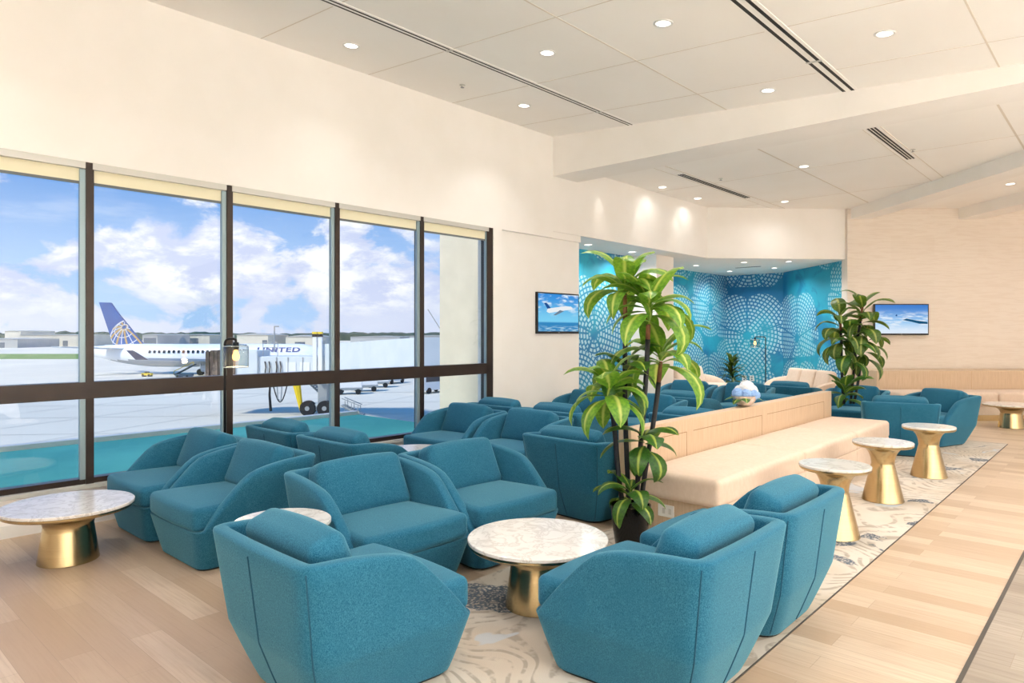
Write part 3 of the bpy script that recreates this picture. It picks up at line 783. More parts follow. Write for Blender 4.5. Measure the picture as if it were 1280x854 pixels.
# ------------------------------------------------------------------ cream sofas in the alcove
def sofa(loc, rz, label):
    t = thing('curved_sofa', label, 'sofa', loc, rz, 'cream sofas in the mural alcove')
    ol = outline(.86,.92,-.40,.42,.3,.2,.05); tp = outline(.95,1.0,-.46,.46,.3,.2,.05); bs = outline(.75,.8,-.3,.34,.2,.2,.03)
    n = len(ol); rim = [crv([(0,.64),(.3,.63),(.6,.58),(.85,.46),(1,.30)], max(0,min(1,(p[1]+.4)/.8))) for p in ol]
    def pt(i,z):
        if z < .28: k = z/.28; a,b = bs[i],ol[i]
        else: k = (z-.28)/.4; a,b = ol[i],tp[i]
        return (a[0]+(b[0]-a[0])*k, a[1]+(b[1]-a[1])*k)
    def ins(i): 
        a,b = tp[i-1],tp[(i+1)%n]; v = Vector((-(b[1]-a[1]), b[0]-a[0])); return v.normalized()
    q = MB(); rows = [[(*pt(i,z),z) for i in range(n)] for z in (0,.1,.2,.28)]
    rows += [[(*pt(i,.28+(rim[i]-.02-.28)*k/4), .28+(rim[i]-.02-.28)*k/4) for i in range(n)] for k in range(1,5)]
    for off,dz in ((.03,0),(.07,0),(.1,-.02),(.11,-.2)):
        rows.append([(*(Vector(pt(i,max(rim[i]+dz,.27)))+ins(i)*off), max(rim[i]+dz,.27)) for i in range(n)])
    q.loft(rows); q.build('shell', M['cream'], t, True, 60)
    q = MB(); q.rbox(.82,.36,.085,.05,lambda x,y,z:(x,y+.09,z+.37)); q.build('seat_cushion', M['cream'], t, True)
    for u in (-.52,0,.52):
        q = MB(); q.rbox(.255,.09,.21,.07,lambda x,y,z:(x+u,-.22+y*.96-z*.27,.62+y*.27+z*.96)); q.build('back_pillow', M['cream'], t, True)
    return t
p = cp(1000, 14.35); sofa((p.x,p.y,0), heading(-.62,-.78), 'cream three-pillow sofa before the angled mural wall at right')
p = cp(872, 15.2); sofa((p.x,p.y,0), heading(1,.1), 'cream sofa seen in part before the shaded mural at left')

# ------------------------------------------------------------------ wall televisions
def tv(name_label, base, rz, w, h, paint):
    t = thing('wall_television', name_label, 'television', base, rz, 'wall televisions')
    q = MB(); q.box(-w/2,w/2,0,.05,0,h); q.build('housing', M['black'], t, bevel=.004)
    q = MB(); q.quad([(-w/2+.02,-.0015,.035),(w/2-.02,-.0015,.035),(w/2-.02,-.0015,h-.02),(-w/2+.02,-.0015,h-.02)], [(0,0),(1,0),(1,1),(0,1)])
    s = q.build('screen', paint, t)
    q = MB(); q.box(-.1,.1,.05,.09,h*.3,h*.7); q.build('wall_mount', M['blackmetal'], t)
    q = MB(); q.box(-.02,.02,-.002,0,.012,.02); q.build('badge', M['bridgegrey'], t)
    return t, s
def screen(name, fn):
    m = bpy.data.materials.new(name); m.use_nodes = True; k = N(m.node_tree); k.n.remove(k.n['Principled BSDF'])
    uv = k.coord('UV'); c = fn(k, uv); e = k.add('ShaderNodeEmission'); k.put(e.inputs[0], c); e.inputs[1].default_value = 1.0
    g = k.add('ShaderNodeBsdfGlossy'); g.inputs['Roughness'].default_value = .15
    ms = k.add('ShaderNodeMixShader'); ms.inputs[0].default_value = .04; k.l.new(e.outputs[0], ms.inputs[1]); k.l.new(g.outputs[0], ms.inputs[2])
    k.l.new(ms.outputs[0], k.n['Material Output'].inputs[0]); return m
def scr1(k, uv):
    x,y,z = k.sep(uv)
    c = k.mix(k.step(y,.25,1), s2l((120,205,240)), s2l((40,140,220)))
    cl = k.noise(k.map(uv,(1.6,3,1)), 2.5, 5)
    c = k.mix(k.m('MULTIPLY', k.step(cl,.48,.68), k.step(y,.35,.7)), c, s2l((225,240,250)))
    c = k.mix(k.step(y,.27,.22), c, s2l((30,130,190)))
    sh = k.m('MULTIPLY', k.step(k.noise(k.map(uv,(2,14,1)),3,3),.45,.65), k.step(y,.2,.05))
    return k.mix(sh, c, s2l((190,225,235)))
def scr2(k, uv):
    x,y,z = k.sep(uv)
    c = k.mix(k.step(y,.3,1), s2l((150,200,240)), s2l((36,120,206)))
    cl = k.noise(k.map(uv,(1.5,4,1)), 2.6, 5)
    f_ = k.m('MAXIMUM', k.m('MULTIPLY', k.step(cl,.45,.62), k.step(y,.85,.55)), k.step(y,.45,.05))
    return k.mix(k.m('MULTIPLY', f_, .85), c, s2l((225,236,248)))
# left: on the wall beside the window (faces +X)
tt, ss = tv('black television showing a white airliner, on the white wall left of the mural', (WX-.02, 8.17, 1.585), PI/2, 1.02, .62, screen('screen_airliner', scr1))
SW = emit('picture_white', (236,240,244), .95); SG = emit('picture_grey', (120,140,160), .8); SB = emit('picture_blue', (40,90,160), .8)
q = MB(); q.prism([(-.30,.33),(-.24,.31),(.16,.36),(.30,.375),(.34,.395),(.30,.42),(.16,.425),(-.2,.385),(-.27,.375)], .0, .001)
T1 = Matrix(((1,0,0,0),(0,0,-1,-.0025),(0,1,0,0),(0,0,0,1)))
q.v = [tuple(T1 @ Vector(v)) for v in q.v]; q.build('pictured_airliner', SW, ss)
q = MB(); q.prism([(-.28,.375),(-.36,.46),(-.30,.465),(-.2,.385)], .0, .0012); q.v = [tuple(T1 @ Vector(v)) for v in q.v]; q.build('pictured_tail', SB, ss)
q = MB(); q.prism([(.02,.36),(-.14,.28),(-.08,.28),(.12,.345)], .001, .0022); q.v = [tuple(T1 @ Vector(v)) for v in q.v]; q.build('pictured_wing', SG, ss)
p = cp(1127, 14.0); tt, ss = tv('black television showing a wing above clouds, on the beige tiled wall', (p.x,p.y,1.55), YAW, 1.12, .64, screen('screen_wing', scr2))
q = MB(); q.prism([(.02,.31),(.10,.34),(.30,.30),(.53,.27),(.53,.23),(.36,.235),(.20,.275)], 0, .001); q.v = [tuple(T1 @ Vector(v)) for v in q.v]; q.build('pictured_wing', emit('picture_wing', (30,90,130), .8), ss)
q = MB(); q.prism([(-.13,.40),(-.10,.43),(-.09,.40),(-.10,.385)], 0, .001); q.v = [tuple(T1 @ Vector(v)) for v in q.v]; q.build('pictured_winglet', SB, ss)

# ------------------------------------------------------------------ floor lamps
def floor_lamp(loc, rz, label, H=1.56, arm=.26):
    t = thing('floor_lamp', label, 'lamp', loc, rz, 'black floor lamps with glass jar shades')
    q = MB(); q.lathe([(.13,0),(.135,.006),(.13,.018),(.02,.022)],32); q.build('base', M['blackmetal'], t, True, 40)
    pts = [(0,0,.02),(0,0,H-.05)]+[(.05-.05*math.cos(a),0,H-.05+.05*math.sin(a)) for a in [PI/2*k/6 for k in range(1,7)]]+[(arm-.02,0,H),(arm,0,H-.01),(arm,0,H-.03)]
    q = MB(); q.tube(pts, .012, 8); q.build('pole', M['blackmetal'], t, True)
    q = MB(); q.lathe([(.022,H-.03),(.026,H-.035),(.026,H-.095),(.018,H-.1)],16,(arm,0,0)); q.build('socket', M['blackmetal'], t, True, 40)
    q = MB(); q.lathe([(.012,H-.1),(.018,H-.115),(.03,H-.15),(.031,H-.165),(.024,H-.188),(.006,H-.196)],16,(arm,0,0)); q.build('bulb', M['bulb'], t, True)
    R = .108
    q = MB(); q.lathe([(.03,H-.045),(R-.02,H-.052),(R,H-.075),(R,H-.25),(R-.006,H-.258),(R-.004,H-.25),(R-.004,H-.078),(R-.022,H-.056),(.03,H-.05)],32,(arm,0,0)); q.build('jar_shade', M['jar'], t, True, 50)
    for zz in (H-.255, H-.066):
        q = MB(); q.tube([(arm+(R-.002)*math.cos(2*PI*k/32), (R-.002)*math.sin(2*PI*k/32), zz) for k in range(33)], .0035, 6); q.build('jar_rim', M['jarrim'], t, True)
    L = bpy.data.lights.new('filament_lamp','POINT'); L.energy = 4; L.color = (1,.72,.42); L.shadow_soft_size = .03
    lo = bpy.data.objects.new('filament_lamp', L); C.objects.link(lo); lo.location = Matrix.Translation(loc) @ Matrix.Rotation(rz,4,'Z') @ Vector((arm,0,H-.23))
    return t
p = cp(281, 6.15); floor_lamp((p.x,p.y,0), YAW, 'black floor lamp with clear jar shade standing against the window mullion', 1.545, .10)
p = cp(957, 16.6); floor_lamp((p.x,p.y,0), YAW+PI, 'black floor lamp with lit bulb before the mural end wall', 1.50, .26)

# ------------------------------------------------------------------ plants
def leaf(mb, base, az, el, L, w, droop, twist=0.0, n=9):
    """one lanceolate leaf, arched by gravity, cupped along the midrib"""
    h = Vector((math.cos(az), math.sin(az), 0)); side0 = Vector((-math.sin(az), math.cos(az), 0))
    p = Vector(base); e = el; rows = []
    for k in range(n+1):
        t = k/n
        d = h*math.cos(e)+Vector((0,0,1))*math.sin(e)
        up = side0.cross(d)*-1
        if k: p = p+d*(L/n); e -= droop/n*(.5+1.2*t)
        ww = w*(math.sin(PI*min(1,(t*.92+.04)))**.8)*(1 if t < .5 else (1-(t-.5)**2*.9)) if t < 1 else .002
        if t < .14: ww = w*(.16+.9*t)
        s = (side0*math.cos(twist*t)+up*math.sin(twist*t))
        nn = s.cross(d).normalized()
        rows.append([p-s*ww+nn*ww*.16, p-s*ww*.5+nn*ww*.1, p-nn*ww*.05, p+s*ww*.5+nn*ww*.1, p+s*ww+nn*ww*.16])
    i = len(mb.v)
    for r in rows: mb.v += [tuple(q) for q in r]
    us = (-1,-.5,0,.5,1)
    for a in range(n):
        for k in range(4):
            mb.f.append((i+a*5+k, i+a*5+k+1, i+(a+1)*5+k+1, i+(a+1)*5+k))
            mb.uv[len(mb.f)-1] = [(us[k],a/n),(us[k+1],a/n),(us[k+1],(a+1)/n),(us[k],(a+1)/n)]
def crown(top, n, L, w, seed, spread=0.0, low=.1, high=1.35, droop=(1.4,2.5), along=.12):
    rnd = random.Random(seed); mb = MB(); top = Vector(top)
    for k in range(n):
        t = k/n
        az = k*2.4+rnd.uniform(-.3,.3); el = low+(high-low)*t+rnd.uniform(-.15,.15)
        leaf(mb, top+Vector((0,0,along*(t-1)+.08)), az, el, L*rnd.uniform(.78,1.12)*(1 if t < .85 else .8), w*rnd.uniform(.85,1.15), rnd.uniform(*droop)*(1.15-.45*t), rnd.uniform(-.5,.5))
    return mb
def pot(t, r, h):
    q = MB(); q.lathe([(r*.70,0),(r*.74,.005),(r*.86,h*.4),(r,h-.01),(r,h),(r-.012,h),(r-.014,h-.03),(r*.5,h-.032)],40); q.build('pot', M['pot'], t, True, 50)
    q = MB(); q.lathe([(r-.015,h-.05),(r-.015,h-.03),(r*.4,h-.022)],24); q.build('soil', M['soil'], t, True, 50)
def dracaena(loc, label, canes, r, h, mats):
    t = thing('potted_dracaena', label, 'plant', loc, 0, 'tall potted dracaenas')
    pot(t, r, h)
    for k,(b,top,n,L,w,seed,mm,kw) in enumerate(canes):
        b = Vector(b); top = Vector(top); mid = (b+top)/2+Vector((0,0,0))
        if kw.get('stem',1):
            st = MB(); nn = 14; path = []
            for j in range(nn+1):
                u = j/nn; path.append(b+(top-b)*u+Vector((.012*math.sin(u*3+seed),.012*math.cos(u*2.5+seed),0))*math.sin(PI*u))
            cut = int(nn*.86)
            st.tube(path[:cut+1], .019, 10); so = st.build('cane', M['cane'], t, True)
            s2 = MB(); s2.tube(path[cut:], [.0175]*(len(path)-cut-1)+[.013], 10); s2.build('cane_tip', M['canetop'], so, True)
        kk = {x:y for x,y in kw.items() if x != 'stem'}
        crown(top, n, L, w, seed, **kk).build('foliage', M[mm], t, True)
    return t
def rel(px, py, d, base):       # point seen at pixel (px,py) at depth d, relative to base
    q = cp(px, d, EYE-(py-HZ)*d/FPX); return tuple(q-Vector(base))
D1 = 5.11; B1 = cp(788, D1, 0); B1.z = RZ
dracaena(tuple(B1), 'tall potted dracaena in glossy black pot at the near end of the bench', [
  (rel(786,640,D1,B1), rel(781,366,D1+.1,B1), 15, .46, .082, 3, 'leaf_lime', {'high':1.5,'low':.2}),
  (rel(795,640,D1,B1), rel(811,388,D1-.05,B1), 19, .50, .076, 5, 'leaf_lime', {'low':.0}),
  (rel(800,640,D1,B1), rel(826,452,D1+.12,B1), 13, .52, .088, 11, 'leaf_lime', {'low':.1}),
  (rel(780,640,D1,B1), rel(762,494,D1-.1,B1), 17, .44, .080, 23, 'leaf_lime', {'low':-.1}),
  (rel(789,640,D1,B1), rel(783,470,D1+.1,B1), 9, .42, .078, 31, 'leaf_green', {'stem':0,'low':-.1}),
  (rel(800,640,D1,B1), rel(806,555,D1-.05,B1), 9, .40, .080, 41, 'leaf_green', {'stem':0,'low':-.2,'high':.9}),
  (rel(784,640,D1,B1), rel(788,622,D1-.08,B1), 10, .33, .064, 51, 'leaf_green', {'stem':0,'low':.2,'high':1.0}),
 ], .152, .31, None)
D2 = 9.75; B2 = cp(1063, D2, 0); B2.z = RZ
dracaena(tuple(B2), 'second tall potted dracaena standing at the far end of the oak partition', [
  (rel(1055,505,D2,B2), rel(1050,398,D2,B2), 15, .50, .095, 4, 'leaf_olive', {'low':-.1,'droop':(1.7,2.8),'along':.5}),
  (rel(1063,505,D2,B2), rel(1078,384,D2-.1,B2), 18, .50, .095, 9, 'leaf_olive', {'low':-.1,'droop':(1.7,2.8),'along':.55}),
  (rel(1067,505,D2,B2), rel(1082,425,D2+.1,B2), 12, .46, .095, 14, 'leaf_olive', {'low':-.2,'droop':(1.6,2.6),'along':.35}),
  (rel(1060,505,D2,B2), rel(1062,418,D2-.1,B2), 12, .46, .095, 19, 'leaf_green', {'stem':0,'low':-.2,'droop':(1.7,2.6),'along':.45}),
  (rel(1058,505,D2,B2), rel(1056,490,D2-.1,B2), 11, .42, .09, 24, 'leaf_green', {'stem':0,'low':.2,'along':.2}),
 ], .155, .32, None)
# dark fern in the mural corner
p = cp(915, 16.9, 0); t = thing('potted_fern', 'dark bushy potted fern in the corner of the mural alcove', 'plant', tuple(p))
pot(t, .16, .3)
mb = MB(); rnd = random.Random(2)
for k in range(46):
    tt_ = k/46; leaf(mb, (rnd.uniform(-.04,.04), rnd.uniform(-.04,.04), .3+.62*tt_), k*2.4, .35+.9*tt_+rnd.uniform(-.2,.2), .52*(1-.4*tt_), .05, rnd.uniform(.8,1.6), n=6)
mb.build('foliage', M['leaf_dark'], t, True)
q = MB(); q.tube([(0,0,.27),(.01,0,.6),(0,.01,.95)], .014, 8); q.build('stem', M['cane'], t, True)

# flower bowl on the partition
by = 6.98; t = thing('flower_bowl', 'silver bowl of white and blue hydrangeas on the oak partition', 'flowers', (-3.06, by, .8205))
M['silver'] = mottled('hammered_silver', (236,226,220), (206,194,188), 40, .22, metal=.7)
q = MB(); q.lathe([(.035,0),(.055,.003),(.098,.035),(.128,.085),(.134,.115),(.128,.115),(.12,.085),(.085,.04)],36); q.build('bowl', M['silver'], t, True, 60)
def florets(c, R, n, seed, s=.022):
    mb = MB(); rnd = random.Random(seed); tw = rnd.uniform(0,6)
    for k in range(n):
        z = 1-2*(k+.5)/n; a = k*2.39996+tw; rr = math.sqrt(1-z*z); nn = Vector((rr*math.cos(a), rr*math.sin(a), z))
        if z < -.5: continue
        u = nn.orthogonal().normalized(); u.rotate(Matrix.Rotation(rnd.uniform(0,6),3,nn)); w = nn.cross(u); cpos = Vector(c)+nn*R*rnd.uniform(.9,1.08)
        for j in range(4):
            dd = u*math.cos(j*PI/2)+w*math.sin(j*PI/2); ee = nn.cross(dd)
            mb.quad([cpos, cpos+dd*s*.6+ee*s*.5+nn*.003, cpos+dd*s*1.1+nn*.001, cpos+dd*s*.6-ee*s*.5+nn*.003])
    return mb
M['petalw'] = mat('white_petals', (246,246,246), .8); M['petalb'] = mat('blue_petals', (150,186,232), .8)
for k,(u_,v_,z_,R,m_) in enumerate(((.04,.0,.185,.085,'petalw'),(.105,.02,.15,.07,'petalw'),(-.09,-.03,.125,.062,'petalb'),(.005,-.075,.12,.06,'petalb'),(.10,-.06,.115,.058,'petalb'),(.15,.0,.105,.05,'petalb'),(-.04,.05,.15,.06,'petalw'))):
    c_ = RT*u_*.8+FW*v_*.8+Vector((0,0,z_+.012)); R *= .86; fl = MB()
    for q_ in range(3):
        f2 = florets(c_, R*(1-.16*q_), 70, k*3+q_, .026); off = len(fl.v); fl.v += f2.v; fl.f += [tuple(off+a for a in ff) for ff in f2.f]
    fl.build('bloom', M[m_], t)
mb = MB()
for k,(a_,el_) in enumerate(((-2.4,.15),(-1.0,.1),(.6,.1),(-1.7,.0))): leaf(mb, (0,0,.1), a_, el_, .22, .05, .8, n=6)
mb.build('foliage', M['leaf_green'], t, True)

# outlets low on the mural walls
def outlet(p, rz, label):
    t = thing('wall_outlet', label, 'outlet', p, rz, 'white outlets on the mural walls')
    q = MB(); q.box(-.06,.06,-.012,0,-.075,.075); q.build('cover_plate', M['white'], t, bevel=.003)
    for z0 in (-.045,.012):
        q = MB(); q.box(-.02,.02,-.014,-.012,z0,z0+.033); q.build('socket', M['hangardoor'], t)
for px,lab in ((930.5,'white outlet on mural end wall, the one beside the fern'),(940,'white outlet on mural end wall, the one beside the lamp pole')):
    d_ = FW+RT*((px-640)/FPX); tq = 17.44/d_.y; outlet((d_.x*tq,17.44,EYE-57*tq/FPX), 0, lab)

# ------------------------------------------------------------------ outside: roof ledge, apron, aircraft, bridge
GZ = -5.6
q = MB(); q.box(-10.1, WX-.3, -30, 6.95, -.4, .18)
struct(q, 'roof_ledge', M['teal_roof'], 'teal flat roof just outside the windows', 'roof')
q = MB(); q.box(-10.1, -9.95, -30, 6.95, .18, .24); struct(q, 'trim_6', M['alu'], 'pale edge of the teal roof', 'trim')
q = MB(); q.box(-7.85, WX-.35, 6.95, 8.4, GZ, 6); struct(q, 'wall_outside', M['stucco'], 'beige outer wall seen through the end window', 'wall')
q = MB(); q.box(-8.3, X1+6, 8.4, 27, 4.9, 5.1); q.box(WX-.3, X1+6, Y0R-.2, 8, 4.8, 5.1); struct(q, 'roof', M['stucco'], 'flat roof over the lounge', 'roof')
q = MB(); q.quad([(-1800,-900,GZ),(-10.1,-900,GZ),(-10.1,1800,GZ),(-1800,1800,GZ)]); struct(q, 'ground_apron', M['apron'], 'pale concrete airport apron', 'ground')
M['crack'] = mat('apron_joint', (208,202,188), .9)
q = MB()
for k in range(26):
    u = -130+9*k; a, b = cw(u-20, 14, GZ+.01), cw(u+40, 190, GZ+.01); s_ = RT*.07
    q.quad([a-s_, a+s_, b+s_*1.0, b-s_*1.0])
for d_ in (24,32,40,50,60,72,86,104,126,150): 
    a, b = cw(-110,d_,GZ+.012), cw(20,d_+14,GZ+.012); s_ = FW*.07*(d_/40); q.quad([a-s_, b-s_, b+s_, a+s_])
struct(q, 'trim_7', M['crack'], 'faint joint lines across the apron', 'trim')
def ground_patch(name, m, px0, px1, d0, d1, label, cat):
    q = MB(); a,b,c_,e_ = cp(px0,d0,GZ+.02),cp(px1,d0,GZ+.02),cp(px1,d1,GZ+.02),cp(px0,d1,GZ+.02); q.quad([a,b,c_,e_]); return struct(q, name, m, label, cat)
ground_patch('ground_grass', M['grass'], -500, 110, 186, 232, 'strip of grass across the far left of the apron', 'grass')
# treeline
mb = MB(); rnd = random.Random(5); prev = None
rings = []
for k in range(260):
    px = -500+k*6; d_ = 620; hh = 6.4+1.6*rnd.random()+.5*math.sin(k*.21)+.6*math.sin(k*.07+1)
    a = cp(px,d_,GZ); b = cp(px,d_+40,GZ)
    rings.append([a, a+Vector((0,0,hh*.8)), a.lerp(b,.4)+Vector((0,0,hh)), b+Vector((0,0,hh*.7)), b])
mb.loft(rings, True); tag(mb.build('treeline', M['tree']), 'dark green line of trees along the horizon', 'trees', kind='stuff')
# hangars and terminal buildings
def hangar(px0, px1, d, ytop, label, m='hangar', doors=(), pitch=.0, dep=30):
    c0 = cp((px0+px1)/2, d, GZ); w = (px1-px0)/FPX*d; h = EYE-GZ-(ytop-HZ)*d/FPX
    t = thing('hangar', label, 'building', tuple(c0), YAW)
    q = MB(); q.box(-w/2,w/2,0,dep,0,h); q.build('walls', M[m], t)
    q = MB()
    i = len(q.v); p_ = pitch*w
    q.v += [(-w/2-.4,-.4,h),(w/2+.4,-.4,h),(0,-.4,h+p_+.4),(-w/2-.4,dep,h),(w/2+.4,dep,h),(0,dep,h+p_+.4)]
    q.f += [(0,1,2),(3,5,4),(0,2,5,3),(2,1,4,5),(1,0,3,4)]
    q.build('roof', M['hangar2'], t)
    for (u0,u1,v1) in doors:
        q = MB(); q.box(-w/2+u0*w,-w/2+u1*w,-.15,0,.0,h*v1); q.build('hangar_door', M['hangardoor'], t)
    return t
hangar(-60, 22, 325, 424, 'low grey shed far left beyond the grass', 'hangar2', ((.3,.5,.6),(.6,.8,.6)))
hangar(24, 100, 362, 419, 'long white shed beyond the grass, left of the aircraft tail', 'hangar', ((.72,.8,.5),))
hangar(6, 26, 400, 414, 'taller white block rising behind the left sheds', 'hangar')
hangar(178, 197, 300, 419, 'dark brick block beside the aircraft tail', 'hangar2', ((.1,.9,.8),))
hangar(198, 262, 335, 419, 'pale hangar with dark door behind the aircraft', 'hangar', ((.55,.78,.75),))
hangar(296, 335, 330, 419, 'cream shed with low pitched roof left of the light pole', 'hangar', ((.82,.97,.6),), .03)
hangar(357, 396, 340, 421, 'low white shed with blue windows right of the light pole', 'hangar', ((.3,.62,.5),), .03)
hangar(438, 500, 330, 421, 'grey terminal block behind the jet bridge', 'hangar2', ((.2,.6,.6),))
hangar(505, 560, 385, 420, 'far low terminal block at the right end of the windows', 'hangar2', ((.1,.3,.5),(.5,.8,.5)))

# airliner
PD = 118.0; PS = FPX/PD
def plx(px): return (px-104)/PS
pl = thing('airliner', 'white parked airliner with blue tail and gold globe', 'airplane', tuple(cp(104, PD, GZ)), YAW)
zc = -2.3-GZ
def fus_r(x):
    if x < 13: 
        u = max(0,min(1,(x+1)/14)); return .15+1.80*math.sin(u*PI/2)**.85, .95*(1-u)**1.4
    if x > 37: u = min(1,(x-37)/5.2); return 1.95*math.sqrt(max(0,1-u**2.0))+.02, -.45*u**2
    return 1.95, 0
q = MB(); rings = []
for k in range(64):
    x = -1+43.2*k/63; r, dz = fus_r(x); rings.append([(x, r*math.cos(a), zc+dz+r*1.02*math.sin(a)) for a in [2*PI*j/28 for j in range(28)]])
q.loft(rings); fo = q.build('fuselage', [M['planewhite'], M['planebelly']], pl, True, 50)
for p_ in fo.data.polygons:
    if p_.center.z < zc-.75: p_.material_index = 1
q = MB()
for k in range(30):
    x = plx(193)+k*.82; 
    if x > plx(318): break
    q.box(x,x+.36,-1.99,-1.80,zc+.42,zc+.92)
q.build('cabin_window_row', M['winblue'], pl)
def plate(mb, pts, y0, y1):    # polygon in xz with thickness in y
    n = len(pts); i = len(mb.v); mb.v += [(x,y0,z) for x,z in pts]+[(x,y1,z) for x,z in pts]
    a = sum(pts[k][0]*pts[(k+1)%n][1]-pts[(k+1)%n][0]*pts[k][1] for k in range(n))
    fs = [tuple(i+k for k in range(n)), tuple(i+n+k for k in range(n-1,-1,-1))]+[(i+k, i+n+k, i+n+(k+1)%n, i+(k+1)%n) for k in range(n)]
    if a < 0: fs = [f_[::-1] for f_ in fs]
    mb.f += fs
zt = lambda py: EYE-(py-HZ)/PS-GZ
q = MB(); FIN = [(plx(124.5),zt(378)),(plx(139),zt(378.5)),(plx(150),zt(394)),(plx(178),zt(428)),(plx(185),zt(433)),(plx(143),zt(433))]; plate(q, FIN, -.22, .22); fin = q.build('tail_fin', M['planeblue'], pl)
# gold and white globe on the fin, clipped to the fin outline
def inside(p):
    c_ = False; n = len(FIN)
    for i in range(n):
        (x1,y1),(x2,y2) = FIN[i],FIN[(i+1)%n]
        if (y1 > p[1]) != (y2 > p[1]) and p[0] < (x2-x1)*(p[1]-y1)/(y2-y1)+x1: c_ = not c_
    return c_
gc = (plx(166), zt(427)); GR = 28/PS
gl = MB(); gg = MB()
def strip(mb, pts, wd):
    for a,b in zip(pts,pts[1:]):
        if not (inside(a) and inside(b)): continue
        t_ = Vector((b[0]-a[0], b[1]-a[1])).normalized(); n_ = Vector((-t_.y,t_.x))*wd
        for sy in (-.24,): mb.quad([(a[0]-n_.x,sy,a[1]-n_.y),(b[0]-n_.x,sy,b[1]-n_.y),(b[0]+n_.x,sy,b[1]+n_.y),(a[0]+n_.x,sy,a[1]+n_.y)])
def glb(lat, lon):          # sphere tilted, pole up-left
    x,y,z = math.cos(lat)*math.sin(lon), math.cos(lat)*math.cos(lon), math.sin(lat)
    y,z = y*math.cos(.75)+z*math.sin(.75), -y*math.sin(.75)+z*math.cos(.75)
    x,z = x*math.cos(.5)-z*math.sin(.5), x*math.sin(.5)+z*math.cos(.5)
    return x,y,z
for la in range(-60,90,20): strip(gl, [(gc[0]+GR*p_[0], gc[1]+GR*p_[2]) for p_ in (glb(math.radians(la),math.radians(lo)) for lo in range(-180,181,5)) if p_[1] > -.05], .07)
for lo in range(-180,180,20):
    pts = [(gc[0]+GR*p_[0], gc[1]+GR*p_[2]) for p_ in (glb(math.radians(la),math.radians(lo)) for la in range(-80,88,4)) if p_[1] > 0]
    strip(gg if (lo//20)%2 else gl, pts, .16 if (lo//20)%2 else .07)
strip(gl, [(gc[0]+GR*math.cos(a), gc[1]+GR*math.sin(a)) for a in [2*PI*k/80 for k in range(81)]], .07)
gl.build('globe_lines', M['globe'], fin); gg.build('globe_gold', M['gold'], fin)
def slab(mb, poly, th):        # polygon of 3d points, thickness in z
    n = len(poly); i = len(mb.v); mb.v += [tuple(p) for p in poly]+[(p[0],p[1],p[2]+th) for p in poly]
    mb.f += [tuple(i+k for k in range(n-1,-1,-1)), tuple(i+n+k for k in range(n))]+[(i+k,i+(k+1)%n,i+n+(k+1)%n,i+n+k) for k in range(n)]
for sy in (-1,1):
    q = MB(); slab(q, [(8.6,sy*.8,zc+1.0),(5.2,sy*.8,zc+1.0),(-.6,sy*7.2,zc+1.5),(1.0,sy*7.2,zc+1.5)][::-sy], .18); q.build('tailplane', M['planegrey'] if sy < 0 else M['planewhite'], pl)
    q = MB(); slab(q, [(30.5,sy*1.5,zc-1.1),(21.5,sy*1.5,zc-1.1),(18.4,sy*16.8,zc-.2),(20.2,sy*16.8,zc-.2),(26.5,sy*6,zc-.8)][:4][::-sy], .35); wg = q.build('wing', M['planegrey'], pl)
    q = MB(); i = 0; q.v = [(a_+18.4-9.2,b_,c_) for a_,b_,c_ in ((9.2,sy*16.8,zc-.1),(11.0,sy*16.8,zc-.1),(9.0,sy*17.2,zc+1.3),(8.0,sy*17.2,zc+1.3),(9.2,sy*16.95,zc-.1),(11.0,sy*16.95,zc-.1),(9.0,sy*17.3,zc+1.3),(8.0,sy*17.3,zc+1.3))]
    q.f = [(0,1,2,3),(7,6,5,4),(0,4,5,1),(1,5,6,2),(2,6,7,3),(3,7,4,0)]; q.build('winglet', M['planenavy'], wg)
    q = MB(); q.loft([[(x, sy*5.4+r*math.cos(a), zc-2.0+r*math.sin(a)) for a in [2*PI*j/20 for j in range(20)]] for x,r in ((23.0,.55),(24.5,.85),(26.5,1.02),(27.6,1.0),(27.8,.9))]); q.build('engine', M['planewhite'], wg, True, 50)
for x,y in ((21.5,-2.6),(21.5,2.6),(37,0)):
    q = MB(); q.tube([(x,y,.5),(x,y,zc-1.2)], .14, 8); g_ = q.build('landing_gear', M['planegrey'], pl)
    q = MB(); q.tube([(x,y-.35,.55),(x,y+.35,.55)], .55, 16); q.build('wheel', M['rubber'], g_, True, 40)
def lettering(text, size, width, loc, rot, m, parent, name):
    cu = bpy.data.curves.new(name, 'FONT'); cu.body = text; cu.size = size; cu.extrude = .01; cu.offset = size*.035; cu.space_character = 1.12
    o = bpy.data.objects.new(name, cu); C.objects.link(o); bpy.context.view_layer.update()
    me = bpy.data.meshes.new_from_object(o.evaluated_get(bpy.context.evaluated_depsgraph_get())); C.objects.unlink(o); bpy.data.objects.remove(o)
    xs = [v.co.x for v in me.vertices]; k = width/(max(xs)-min(xs)); x0 = min(xs)
    for v in me.vertices: v.co.x = (v.co.x-x0)*k
    me.materials.append(m); ob = bpy.data.objects.new(name, me); C.objects.link(ob); ob.location = loc; ob.rotation_euler = rot; ob.parent = parent; return ob
lettering('UNITED', 1.2, (379-326)/PS, (plx(326), -1.90, zc+.66), (math.radians(90-33),0,0), M['letter'], pl, 'lettering')

